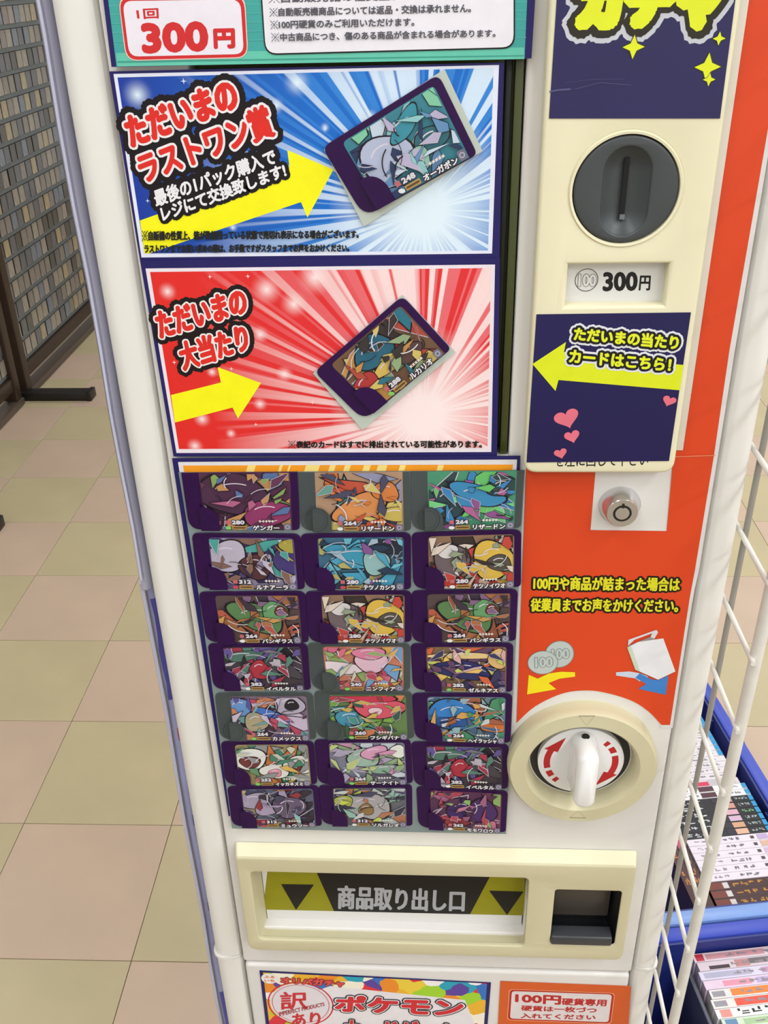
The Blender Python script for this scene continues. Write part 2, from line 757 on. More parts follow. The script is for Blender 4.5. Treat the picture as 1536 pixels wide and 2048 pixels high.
ZS = 1.09 + 0.0
ZS = atY(312, 1195).z
sh = thing('side_cover_sheet', 'clear lavender-tinted plastic cover sheet on the left flank of the machine, upper one', 'plastic sheet')
side_sheet('film', [(-0.1918, 0.0170), (-0.1928, 0.0120), (-0.1955, 0.0085), (-0.1985, 0.0090), (-0.2015, 0.0140), (-0.2052, 0.030), (-0.2062, 0.38)], ZS, 1.70, FILM, parent=sh)
side_sheet('fold', [(-0.1963, 0.0062), (-0.1972, 0.0045), (-0.1981, 0.0062), (-0.1974, 0.0080)], ZS + 0.01, 1.70, FILM2, parent=sh, th=0.0003)
sh2 = thing('side_cover_sheet', 'clear plastic sleeve with a blue poster inside on the left flank, lower one', 'plastic sheet')
side_sheet('film', [(-0.1978, 0.0120), (-0.1992, 0.0100), (-0.2006, 0.0120), (-0.2030, 0.028), (-0.2040, 0.38)], 0.30, ZS + 0.004, FILM2, parent=sh2)
side_sheet('poster_edge', [(-0.1914, 0.0185), (-0.1945, 0.0155), (-0.1983, 0.0160)], 0.30, ZS + 0.006, mat('#a4a6cc', 0.3, noise=0.15, scale=10, coat=0.3), parent=sh2, th=0.0004)
for za, zb_ in ((atY(345, 1400, 0.015).z, ZS - 0.012), (0.36, atY(430, 1985, 0.015).z)):
    side_sheet('poster_print', [(-0.1915, 0.0176), (-0.1945, 0.0150), (-0.1962, 0.0152)], za, zb_, mat('#4a4aa0', 0.3, noise=0.3, scale=14, coat=0.3), parent=sh2, th=0.0003, nz=6)
for (px_, py_, c) in ((361, 1468, '#b03040'), (384, 1590, '#303070'), (391, 1640, '#303070'), (397, 1662, '#a03048'), (421, 1812, '#202058')):
    p = atY(px_ - 3, py_, 0.0152)
    box('poster_print', (p.x - 0.0006, p.x + 0.0006, 0.0146, 0.0150, p.z - 0.006, p.z + 0.006), ink(c), sh2)

# ---------------- dial: ring, disc, handle
KX, KZ = 0.1062, 0.9785
dial = link('dial_ring', lathe_me([(0.0532, -0.0002), (0.0532, -0.0085), (0.0528, -0.0120), (0.0514, -0.0138), (0.0408, -0.0138), (0.0398, -0.0130), (0.0388, -0.0108), (0.0384, -0.0098), (0.0366, 0.0010), (0.0366, 0.004), (0.0532, 0.004)], KX, KZ, 96, True), CREAM2, vm)
dial['label'] = 'cream ring of the dial'
# engraved triangles of the ring
trip = Print(-0.0138)
for (tri, sh_) in (([(1158, 1432), (1189, 1432), (1173, 1451)], 1), ([(1140, 1635), (1171, 1636), (1156, 1622)], -1)):
    q = pq(tri, -0.0138)
    trip.ring(q, 0.00035, '#b9b08c')
    trip.line([q[0], q[1]], 0.0005, '#a0977a')
trip.build('ring_mark', dial)
disc = link('dial_disc', lathe_me([(0.0, -0.0055), (0.028, -0.0055), (0.0308, -0.0045), (0.0308, 0.004)], KX, KZ, 72), mat('#e9e8e8', 0.25, spec=0.6), vm)
disc['label'] = 'white turning disc with red arrows'
link('dial_gap', lathe_me([(0.030, -0.0002), (0.0360, -0.0002), (0.0360, 0.0035), (0.030, 0.0035)], KX, KZ, 64, True), mat('#2a2a26', 0.6), dial)
dp = Print(-0.00555)


def arc_poly(r0, r1, a0, a1, n=10):
    o = [(KX + r1 * math.cos(math.radians(a0 + (a1 - a0) * k / n)), KZ + r1 * math.sin(math.radians(a0 + (a1 - a0) * k / n))) for k in range(n + 1)]
    i = [(KX + r0 * math.cos(math.radians(a0 + (a1 - a0) * k / n)), KZ + r0 * math.sin(math.radians(a0 + (a1 - a0) * k / n))) for k in range(n + 1)]
    return o + i[::-1]


RED = '#b8282a'
for off in (0, 180):
    dp = Print(-0.00555)
    dp.poly(arc_poly(0.0222, 0.0268, 222 + off, 230 + off, 3), RED)
    dp.poly(arc_poly(0.0222, 0.0268, 202 + off, 215 + off, 4), RED)
    dp.poly(arc_poly(0.0222, 0.0268, 152 + off, 195 + off, 10), RED)
    a = [(0.0195, 152 + off), (0.0295, 156 + off), (0.0262, 118 + off)]
    dp.poly([(KX + r * math.cos(math.radians(t)), KZ + r * math.sin(math.radians(t))) for r, t in a], RED)
    dp.build('turning_arrow', disc)


def handle():
    bm = bmesh.new()
    # vertical grip: stadium cross-section, growing from the disc, ridge in front
    secs = []  # along Y (depth): (y, halfwidth, ztop, zbot)
    for (y, hw, zt, zb) in ((-0.005, 0.0090, 0.0290, -0.0230), (-0.0080, 0.0083, 0.0300, -0.0225), (-0.014, 0.0081, 0.0310, -0.0220), (-0.022, 0.0080, 0.0320, -0.0210),
                            (-0.0290, 0.0078, 0.0325, -0.0195), (-0.0318, 0.0070, 0.0318, -0.0180), (-0.0335, 0.0050, 0.0300, -0.0155)):
        ring = []
        for k in range(28):
            t = 2 * math.pi * k / 28
            cxx = math.cos(t) * hw
            s = math.sin(t)
            zz = (zt - hw + s * hw) if s >= 0 else (zb + hw + s * hw)
            ring.append(bm.verts.new((KX + cxx, y, KZ + zz)))
        secs.append(ring)
    for a, b in zip(secs, secs[1:]):
        for k in range(28):
            bm.faces.new((a[k], a[(k + 1) % 28], b[(k + 1) % 28], b[k]))
    bm.faces.new(secs[-1])
    bmesh.ops.recalc_face_normals(bm, faces=bm.faces)
    o = link('dial_handle', smooth(mesh_bm(bm), 80), mat('#eceaea', 0.18, spec=0.6, coat=0.3), vm)
    o['label'] = 'glossy white grip of the dial'
    return o


hd = handle()
hp = atY(1161, 1469, -0.012)
link('screw_hole', tube_me((KX, -0.0125, KZ + 0.0311), (KX, -0.0125, KZ + 0.0280), 0.0028, 16), mat('#1a1816', 0.6), hd)

# ---------------- lock
LX, LZ = 0.1140, 1.1885
CH = mat('#d2d2d4', 0.2, metal=0.85, spec=0.8)
lk = link('lock_barrel', lathe_me([(0.0128, 0.0), (0.0128, -0.0012), (0.0112, -0.0045), (0.0098, -0.0100), (0.0092, -0.0108), (0.0050, -0.0108), (0.0050, -0.0098), (0.0042, -0.0098), (0.0042, -0.0110), (0.0, -0.0112)], LX, LZ, 56), CH, vm)
lk['label'] = 'chrome tubular key lock'
link('key_groove', lathe_me([(0.0056, -0.0109), (0.0042, -0.01095)], LX, LZ, 40), mat('#15130f', 0.5), lk)
box('key_notch', (LX - 0.0007, LX + 0.0007, -0.0112, -0.0108, LZ + 0.0038, LZ + 0.0068), mat('#15130f', 0.5), lk)

# ---------------- coin unit (cream upright plate)
CY = -0.012
cpx = pq([(1103, -60), (1484, -60), (1341, 946), (1041, 948)], CY)
cxl, cxr = atY(1072, 500, CY).x, atY(1409, 520, CY).x
czb = atY(1190, 947, CY).z
CXL, CXR = cxl, cxr
coin_r = 0.0277
CCX = (atY(1146, 380, CY).x + atY(1358, 380, CY).x) / 2
CCZ = (atY(1252, 268, CY).z + atY(1252, 487, CY).z) / 2
wq = pq([(1136, 530), (1338, 527), (1330, 611), (1131, 614)], CY)
wl, wr = (wq[0][0] + wq[3][0]) / 2, (wq[1][0] + wq[2][0]) / 2
wt, wb = (wq[0][1] + wq[1][1]) / 2, (wq[2][1] + wq[3][1]) / 2
cu = slab('coin_plate', rounded([(CXL, 1.60), (CXR, 1.60), (CXR, czb), (CXL, czb)], [0.004, 0.004, 0.008, 0.008], 6), CY, 0.0, CREAM, vm,
          holes=[circle(CCX, CCZ, coin_r, n=64), [(wl, wt), (wl, wb), (wr, wb), (wr, wt)]], bev=0.0022, seg=3)
cu['label'] = 'cream coin unit plate'
link('coin_rim', lathe_me([(coin_r + 0.0012, CY + 0.0002), (coin_r + 0.0006, CY - 0.0008), (coin_r - 0.0006, CY - 0.0006), (coin_r - 0.0010, CY + 0.003)], CCX, CCZ, 64), CREAM, cu)
GRY = mat('#3e4244', 0.42, noise=0.03, scale=30, bump=0.1)
GRYD = mat('#26282a', 0.5)


def pill(cx, cz, hw, hh, n=16):
    o = []
    for k in range(n + 1):
        t = math.pi * k / n
        o.append((cx + hw * math.cos(t), cz + hh - hw + hw * math.sin(t)))
    for k in range(n + 1):
        t = math.pi + math.pi * k / n
        o.append((cx + hw * math.cos(t), cz - hh + hw + hw * math.sin(t)))
    return o


slab('coin_disc', circle(CCX, CCZ, coin_r - 0.0013, n=64), CY - 0.0004, -0.002, GRY, cu, holes=[pill(CCX, CCZ - 0.0008, 0.0118, 0.0218)], bev=0.0012, seg=3)
link('coin_shadow_gap', lathe_me([(coin_r - 0.0016, -0.0015), (coin_r + 0.0003, -0.0015), (coin_r + 0.0003, -0.0005), (coin_r - 0.0016, -0.0005)], CCX, CCZ, 48, True), GRYD, cu)
# concave scoop behind the pill-shaped opening
bm = bmesh.new()
rings = []
for k in range(7):
    s = 1 - k / 6
    pl_ = pill(CCX, CCZ - 0.0008, 0.0119 * max(s, 0.0), 0.0219 * s + 0.0095 * (1 - s))
    yy = CY + 0.0004 + 0.0058 * (1 - s ** 2.2)
    if k < 6:
        rings.append([bm.verts.new((x, yy, z)) for x, z in pl_])
n = len(rings[0])
for a, b in zip(rings, rings[1:]):
    for k in range(n):
        bm.faces.new((a[k], a[(k + 1) % n], b[(k + 1) % n], b[k]))
bm.faces.new(rings[-1])
bmesh.ops.recalc_face_normals(bm, faces=bm.faces)
link('coin_scoop', smooth(mesh_bm(bm), 60), GRY, cu)
box('coin_slot', (CCX - 0.0013, CCX + 0.0013, CY + 0.0040, CY + 0.0056, CCZ - 0.0155, CCZ + 0.0150), mat('#050505', 0.8), cu)
box('slot_edge', (CCX - 0.0013, CCX + 0.0013, CY + 0.0026, CY + 0.0044, CCZ - 0.0152, CCZ - 0.0128), mat('#6a6d70', 0.4), cu)
# price window, recessed
DY = CY + 0.0085
box('price_card', (wl, wr, DY, DY + 0.001, wb, wt), mat('#d9d8d6', 0.3, spec=0.5), cu)
pp = Print(DY)
pp.text('300', [(1206, 544), (1276, 543), (1275, 582), (1205, 583)], '#161616', bold=0.00055)
pp.text('円', [(1280, 551), (1302, 551), (1300, 581), (1277, 581)], '#161616', bold=0.00025)
q0 = pq([(1173, 560)], DY)[0]
pp.ring(circle(q0[0], q0[1], 0.0061, n=36), 0.0002, '#4a4642')
pp.text('100', [(1157, 548), (1193, 548), (1192, 573), (1156, 573)], '#d9d8d6', bold=0.0003, outlines=[(0.00055, '#4a4642')])
pp.build('price_lettering', cu)
ct_ = Print(CY)
ct_.text('を左に回して下さい', [(1110, 906), (1298, 904), (1296, 932), (1110, 934)], '#2a2a28', bold=0.0001)
ct_.build('instruction_lettering', cu)
# translucent film edge to the right of the coin unit
slab('clear_edge', [(CXR - 0.001, 1.60), (CXR + 0.0052, 1.60), (CXR + 0.0052, czb + 0.012), (CXR - 0.001, czb + 0.012)], CY + 0.006, -0.001, mat('#d6cfc2', 0.3), cu, bev=0.0008)

# ---------------- outlet panel
OY_ = -0.0125
oc = pq([(470, 1714), (1284, 1736), (1234, 1924), (497, 1897)], OY_)
ox0, ox1 = (oc[0][0] + oc[3][0]) / 2, (oc[1][0] + oc[2][0]) / 2
oz0, oz1 = (oc[2][1] + oc[3][1]) / 2, (oc[0][1] + oc[1][1]) / 2
h1 = pq([(499, 1744), (1057, 1757), (1049, 1893), (519, 1879)], OY_)
h1 = [((h1[0][0] + h1[3][0]) / 2, (h1[0][1] + h1[1][1]) / 2), ((h1[1][0] + h1[2][0]) / 2, (h1[0][1] + h1[1][1]) / 2),
      ((h1[1][0] + h1[2][0]) / 2, (h1[2][1] + h1[3][1]) / 2), ((h1[0][0] + h1[3][0]) / 2, (h1[2][1] + h1[3][1]) / 2)]
h2 = pq([(1107, 1780), (1241, 1783), (1231, 1892), (1104, 1884)], OY_)
h2 = [((h2[0][0] + h2[3][0]) / 2, (h2[0][1] + h2[1][1]) / 2), ((h2[1][0] + h2[2][0]) / 2, (h2[0][1] + h2[1][1]) / 2),
      ((h2[1][0] + h2[2][0]) / 2, (h2[2][1] + h2[3][1]) / 2), ((h2[0][0] + h2[3][0]) / 2, (h2[2][1] + h2[3][1]) / 2)]
op = slab('outlet_panel', rounded([(ox0, oz1), (ox1, oz1), (ox1, oz0), (ox0, oz0)], [0.003, 0.003, 0.008, 0.009], 6), OY_, -0.0085, CREAM2, vm,
          holes=[rounded(h1, 0.005, 5), rounded(h2, 0.003, 4)], bev=0.0012, seg=2)
op['label'] = 'cream outlet panel'


def frustum(name, front, yf, back, yb, m, parent, closed_back=False):
    bm = bmesh.new()
    a = [bm.verts.new((x, yf, z)) for x, z in front]
    b = [bm.verts.new((x, yb, z)) for x, z in back]
    n = len(a)
    for k in range(n):
        bm.faces.new((a[k], a[(k + 1) % n], b[(k + 1) % n], b[k]))
    if closed_back:
        bm.faces.new(b)
    bmesh.ops.recalc_face_normals(bm, faces=bm.faces)
    return link(name, smooth(mesh_bm(bm), 40), m, parent)


e = 0.0045
frustum('panel_flank', rounded([(ox0, oz1), (ox1, oz1), (ox1, oz0), (ox0, oz0)], [0.003, 0.003, 0.008, 0.009], 6), OY_ + 0.0015,
        rounded([(ox0 - 0.002, oz1 + 0.004), (ox1 + 0.002, oz1 + 0.004), (ox1 + 0.002, oz0 - 0.001), (ox0 - 0.002, oz0 - 0.001)], [0.003, 0.003, 0.008, 0.009], 6), -0.0003, CREAM, op)
BY = 0.0085
bq = pq([(533, 1738), (1050, 1750), (1049, 1864), (527, 1850)], BY)
b1 = [((bq[0][0] + bq[3][0]) / 2, h1[0][1] + 0.001), (bq[1][0], h1[1][1] + 0.001), (bq[2][0], bq[2][1] + 0.003), ((bq[0][0] + bq[3][0]) / 2, bq[3][1] + 0.003)]
frustum('outlet_recess', rounded(h1, 0.005, 5), OY_ + 0.001, rounded(b1, 0.003, 5), BY + 0.004, CREAM2, op)
# flap in the outlet
fl = slab('outlet_flap', [(b1[0][0], b1[0][1] + 0.02), (b1[1][0], b1[1][1] + 0.02), (b1[1][0], b1[2][1] - 0.001), (b1[0][0], b1[3][1] - 0.001)], BY, BY + 0.002, mat('#dddad8', 0.35), op)
fp = Print(BY)
fp.px([(537, 1722), (1050, 1733), (1049, 1831), (526, 1819)], '#8f8a0c')
fp.px([(623, 1722), (991, 1732), (940, 1828.5), (668, 1822.3)], '#0f0d10')
fp.px([(562, 1768), (628, 1769), (592, 1820)], '#0f0d10')
fp.px([(978, 1781), (1047, 1783), (1014, 1830)], '#0f0d10')
fp.text('商品取り出し口', [(675, 1770), (931, 1779), (929, 1824), (674, 1818)], '#a6a6ac', bold=0.0008)
fp.build('flap_lettering', fl)
# coin return cup
BLK = mat('#1b1c1e', 0.35, spec=0.5)
b2 = [(h2[0][0] + 0.001, h2[0][1] - 0.0), (h2[1][0] - 0.003, h2[1][1]), (h2[2][0] - 0.003, h2[2][1] + 0.002), (h2[3][0] + 0.001, h2[3][1] + 0.002)]
frustum('return_recess', rounded(h2, 0.003, 4), OY_ + 0.0005, rounded(b2, 0.002, 4), 0.012, BLK, op, True)
box('return_lip', (h2[0][0] + 0.0002, h2[1][0] - 0.0025, OY_ - 0.002, OY_ + 0.010, h2[2][1] + 0.0002, h2[2][1] + 0.0105), mat('#3a3c40', 0.4, noise=0.05), op, 0.0016, 3)
box('return_flap', (h2[0][0] + 0.001, h2[1][0] - 0.004, 0.004, 0.006, h2[2][1] + 0.014, h2[0][1] + 0.001), mat('#4a443e', 0.25, spec=0.6), op, 0.0005)

# ================================================================== PAPER AND STICKERS ON THE MACHINE
# ---- orange sticker sheet
SY = -0.0008


def sheet(name, label, cat, quadpx, Y, m, r=0.0, th=0.0006, back=None):
    t = thing(name, label, cat)
    q = pq(quadpx, Y)
    if r:
        q = rounded(q, r, 4)
    slab('sheet', q, Y, back if back is not None else Y + th, m, t, smoothit=False)
    return t


ORG = mat('#d8441c', 0.4, spec=0.4, noise=0.04, scale=6)
WHT = ink('#dcdada')
orange_px = [(1390, -60), (1590, -60), (1527, 310), (1459, 700), (1428, 911), (1390, 1140), (1380, 1193), (1340, 1450), (1323, 1450),
             (1297, 1423), (1262, 1401), (1209, 1385), (1167, 1381), (1122, 1388), (1070, 1413), (1033, 1446), (1050, 1000), (1052, 930),
             (1192, 930), (1181, 1060), (1333, 1062), (1345, 930), (1360, 830)]
ot = thing('orange_sticker_sheet', 'large orange sticker sheet on the right of the machine door and round the dial', 'sticker')
arc = orange_px[8:16]
fine = []
for i in range(len(arc) - 1):
    p0, p1, p2, p3 = arc[max(i - 1, 0)], arc[i], arc[i + 1], arc[min(i + 2, len(arc) - 1)]
    for k in range(6):
        t_ = k / 6
        fine.append(tuple(0.5 * (2 * p1[d] + (p2[d] - p0[d]) * t_ + (2 * p0[d] - 5 * p1[d] + 4 * p2[d] - p3[d]) * t_ ** 2 + (3 * p1[d] - p0[d] - 3 * p2[d] + p3[d]) * t_ ** 3) for d in (0, 1)))
orange_px = orange_px[:8] + fine + orange_px[15:]
wpx = [(1390, -60), (1604, -60), (1536, 312), (1470, 700), (1436, 911), (1398, 1140), (1386, 1193), (1345, 1456), (1322, 1456)] + orange_px[9:]
slab('sheet', pq(wpx, -0.0004), -0.0004, -0.0000, mat('#d9d6d4', 0.4), ot, smoothit=False)
opr = Print(-0.0004)
opr.px(orange_px, ORG)
opr.text('100円や商品が詰まった場合は', [(1067, 1152), (1361, 1155), (1359, 1183), (1066, 1180)], '#dcd626', bold=0.00035, outlines=[(0.0018, '#1c100c')])
opr.text('従業員までお声をかけください。', [(1062, 1196), (1358, 1198), (1356, 1225), (1060, 1223)], '#dcd626', bold=0.00035, outlines=[(0.0018, '#1c100c')])
c6 = lambda x, y: (1000 + x / 2.866, 1050 + y / 2.866)
opr.px([c6(*p) for p in [(430, 843), (350, 840), (280, 850), (215, 880), (165, 858), (155, 970), (322, 940), (278, 905), (340, 880), (430, 868)]], '#f0dc20')
opr.px([c6(*p) for p in [(665, 843), (740, 838), (800, 848), (850, 868), (800, 895), (775, 878), (665, 862)]], '#c8d0e0')
opr.px([c6(*p) for p in [(800, 848), (870, 885), (905, 887), (965, 862), (950, 972), (792, 938), (838, 910), (775, 875)]], '#3f7fc8')
for (cx_, cy_, rx_, ry_) in ((340, 740, 84, 78), (245, 787, 88, 68)):
    a = pq([c6(cx_, cy_)], -0.0004)[0]
    b = pq([c6(cx_ + rx_, cy_)], -0.0004)[0]
    cc = pq([c6(cx_, cy_ - ry_)], -0.0004)[0]
    rx, rz = abs(b[0] - a[0]), abs(cc[1] - a[1])
    opr.poly(circle(a[0], a[1], rx, rz, 36), '#7f8a86')
    opr.poly(circle(a[0], a[1], rx * 0.95, rz * 0.95, 36), '#b9c2be')
    opr.text('100', [c6(cx_ - 46, cy_ - 30), c6(cx_ + 56, cy_ - 34), c6(cx_ + 58, cy_ + 24), c6(cx_ - 44, cy_ + 30)], '#b9c2be', bold=0.0004, outlines=[(0.0008, '#66706c')])
opr.px([c6(*p) for p in [(728, 698), (790, 668), (935, 647), (1005, 838), (905, 885), (775, 828)]], '#e4e4e8')
opr.px([c6(*p) for p in [(728, 698), (752, 694), (803, 840), (775, 828)]], '#c6d3bc')
opr.px([c6(*p) for p in [(733, 690), (868, 636), (890, 652), (790, 668), (730, 700)]], '#8f8c90')
opr.px([c6(*p) for p in [(735, 655), (895, 598), (906, 612), (884, 648), (862, 640), (870, 618), (770, 655), (733, 690)]], '#d6d2d8')
opr.line(pq([c6(*p) for p in [(1005, 838), (905, 885), (775, 828)]], -0.0004), 0.0002, '#a84a28')
opr.line(pq([(1342, 913), (1430, 910)], -0.0004), 0.00025, '#e0906c')
opr.build('sticker_print', ot)

# ---- top notice
t = thing('price_notice', 'teal-framed price notice with red 300 yen box and white terms panel at the top', 'sign')
NY = -0.0040
slab('sheet', pq([(199, -60), (1074, -60), (1063, 117), (223, 134)], NY), NY, NY + 0.0006, NAVY, t, smoothit=False)
p = Print(NY)
p.px([(209, -60), (1057, -60), (1049, 118), (233, 133)], '#3fa09a')
p.px([(232, 106), (1048, 95), (1049, 118), (235, 133)], '#63bfa8')
p.px([(235, 122), (1048, 110), (1048, 113), (235, 126)], '#3f9a88')
for k in range(5):
    yk = 10 + 18 * k
    p.px([(216 + yk * .15, yk), (1052, yk - 8), (1052, yk - 6), (216 + yk * .15, yk + 2)], '#52aca4')
p.pxr([(236, -9), (490, -12), (497, 116), (252, 122)], '#e8c8c0', 0.006)
p.pxr([(238, -5), (488, -8), (495, 114), (254, 120)], '#cc2a2c', 0.0055)
p.pxr([(245, 2), (481, -1), (488, 108), (259, 113)], '#e6e0ea', 0.0045)
p.text('1回', [(272, 18), (317, 16), (318, 37), (275, 39)], '#cc2a2c', bold=0.0002)
p.text('300', [(280, 46), (415, 41), (419, 103), (285, 108)], '#cc2a2c', bold=0.0010)
p.text('円', [(426, 57), (470, 56), (471, 97), (428, 98)], '#cc2a2c', bold=0.0006)
p.pxr([(518, -60), (1030, -60), (1030, 97), (530, 110)], '#141418', 0.006)
p.pxr([(521, -60), (1027, -60), (1027, 94), (532, 107)], '#e6e2ea', 0.0055)
GT = '#54525a'
p.text('※自動販売機の性質上、', [(538, -12), (790, -16), (790, 1), (538, 6)], GT, bold=0.00012)
p.text('※自動販売機商品については返品・交換は承れません。', [(540, 16), (942, 7), (942, 25), (540, 33)], GT, bold=0.00012)
p.text('※100円硬貨のみご利用いただけます。', [(541, 41), (829, 35), (829, 52), (542, 58)], GT, bold=0.00012)
p.text('※中古商品につき、傷のある商品が含まれる場合があります。', [(543, 66), (991, 58), (991, 74), (544, 83)], GT, bold=0.00012)
p.build('notice_print', t)

# ---- blue sign
BLY = -0.0022
t = sheet('blue_prize_sign', 'blue sunburst sign with a long yellow arrow and red lettering, below the price notice', 'sign', [(218, 143), (1008, 125), (999, 517), (280, 521)], BLY, NAVY)
cxz = pq([(845, 420)], BLY)[0]
spots = [(*pq([(x, y)], BLY)[0], r) for x, y, r in ((275, 190, .009), (594, 165, .008), (552, 211, .005), (742, 232, .004), (650, 255, .003), (466, 455, .003))]
BURB = burst_mat('blue_burst', cxz[0], cxz[1], '#14389c', '#0f68c4', '#3f8fdc', '#dcecf8', spots, 0.05)
p = Print(BLY)
p.px([(227, 148), (998, 130), (984, 507), (283, 515)], '#dfe2f2')
p.px([(235, 155), (987, 136), (976, 501), (289, 507)], BURB)
p.px([(280, 441), (579, 334), (574.6, 300), (667, 339), (615, 435), (602, 404), (298, 507), (289, 507)], '#f2ec12')
L1 = [(243, 235), (463, 152), (483, 216), (263, 299)]
L2 = [(268, 310), (532, 205), (554, 272), (289, 371)]
L3 = [(305, 381), (547, 295), (555, 327), (313, 415)]
L4 = [(319, 413), (567, 324), (575, 353), (327, 444)]
for s, q, wd in (('ただいまの', L1, 0.0048), ('ラストワン賞', L2, 0.0048), ('最後の1パック購入で', L3, 0.0034), ('レジにて交換致します!', L4, 0.0026)):
    p.text(s, q, '#120a10', bold=0.0006, outlines=[(wd, '#120a10')])
p.text('ただいまの', L1, '#d82a22', bold=0.0009, outlines=[(0.0020, '#e8e2e4')])
p.text('ラストワン賞', L2, '#d82a22', bold=0.0007, outlines=[(0.0019, '#e8e2e4')])
p.text('最後の1パック購入で', L3, '#e6e4e8', bold=0.0003)
p.text('レジにて交換致します!', L4, '#e6e4e8', bold=0.0003)
p.text('※自販機の性質上、箱が数箱残っている状態で売切れ表示になる場合がございます。', [(285, 461), (718, 459), (718, 476), (285, 481)], '#1a1a1c', bold=0.00022, res=2)
p.text('ラストワンまでお買い求めの際は、お手数ですがスタッフまでお声をおかけください。', [(289, 488), (699, 487), (699, 503), (289, 506)], '#1a1a1c', bold=0.00022, res=2)
for x, y, r in ((368, 162, .0016), (296, 401, .0012), (466, 455, .0012), (650, 258, .0014)):
    q = pq([(x, y)], BLY)[0]
    p.poly(star4(q[0], q[1], r, .25), '#cfe0f6')
p.build('sign_print', t)

# ---- red sign
RY = -0.0028
t = sheet('red_prize_sign', 'red sunburst sign with a short yellow arrow, below the blue sign', 'sign', [(280, 521), (1000, 515.5), (994, 911.5), (347, 913)], RY, NAVY)
cxz = pq([(845, 830)], RY)[0]
spots = [(*pq([(x, y)], RY)[0], r) for x, y, r in ((335, 583, .006), (533, 579, .010), (588, 608, .009), (520, 669, .006), (569, 748, .006), (404, 838, .006), (390, 892, .006), (462, 867, .004), (630, 555, .012), (520, 808, .005), (424, 744, .004))]
BURR = burst_mat('red_burst', cxz[0], cxz[1], '#dc2620', '#dc2c30', '#e8848c', '#f6e2e2', spots, 0.055)
p = Print(RY)
p.px([(291, 537), (990, 529), (982.5, 904), (353, 906)], '#e6dce4')
p.px([(300, 544), (982, 536), (975, 896), (358, 898)], BURR)
p.px([(342, 790), (442, 765), (435, 734), (522, 766), (476, 837), (465, 815), (350, 845)], '#f2ec12')
L1 = [(306, 624), (488, 572), (498, 626), (320, 680)]
L2 = [(352, 686), (491, 644), (501, 701), (367, 744)]
for s, q in (('ただいまの', L1), ('大当たり', L2)):
    p.text(s, q, '#140a0c', bold=0.0006, outlines=[(0.0042, '#140a0c')])
for s, q in (('ただいまの', L1), ('大当たり', L2)):
    p.text(s, q, '#d82a22', bold=0.0008, outlines=[(0.0017, '#ece2e2')])
p.text('※表記のカードはすでに排出されている可能性があります。', [(577, 881), (964, 880), (964, 895), (577, 896)], '#141416', bold=0.00022)
for x, y, r in ((420, 553, .0014), (496, 552, .0014), (349, 724, .0014), (512, 848, .0012), (625, 804, .0014), (463, 737, .0014)):
    q = pq([(x, y)], RY)[0]
    p.poly(star4(q[0], q[1], r, .25), '#f6d8d4')
p.build('sign_print', t)

# ---------------------------------------------------------------- trading cards
PURPLE = mat('#2a0440', 0.35, spec=0.3, noise=0.10, scale=160)
SLATE = mat('#3f484a', 0.4, noise=0.05, scale=60)


def bil(q, u, v):
    """u to the right, v up, q = TL,TR,BR,BL"""
    TL, TR, BR, BL = q
    x = (BL[0] * (1 - u) + BR[0] * u) * (1 - v) + (TL[0] * (1 - u) + TR[0] * u) * v
    z = (BL[1] * (1 - u) + BR[1] * u) * (1 - v) + (TL[1] * (1 - u) + TR[1] * u) * v
    return (x, z)


def clip(poly, x0, x1, y0, y1):
    for ax, lim, sgn in ((0, x0, 1), (0, x1, -1), (1, y0, 1), (1, y1, -1)):
        out = []
        for i in range(len(poly)):
            a, b = poly[i - 1], poly[i]
            ia, ib = (a[ax] - lim) * sgn >= 0, (b[ax] - lim) * sgn >= 0
            if ia != ib:
                t = (lim - a[ax]) / (b[ax] - a[ax])
                out.append((a[0] + (b[0] - a[0]) * t, a[1] + (b[1] - a[1]) * t))
            if ib:
                out.append(b)
        poly = out
        if len(poly) < 3:
            return []
    return poly


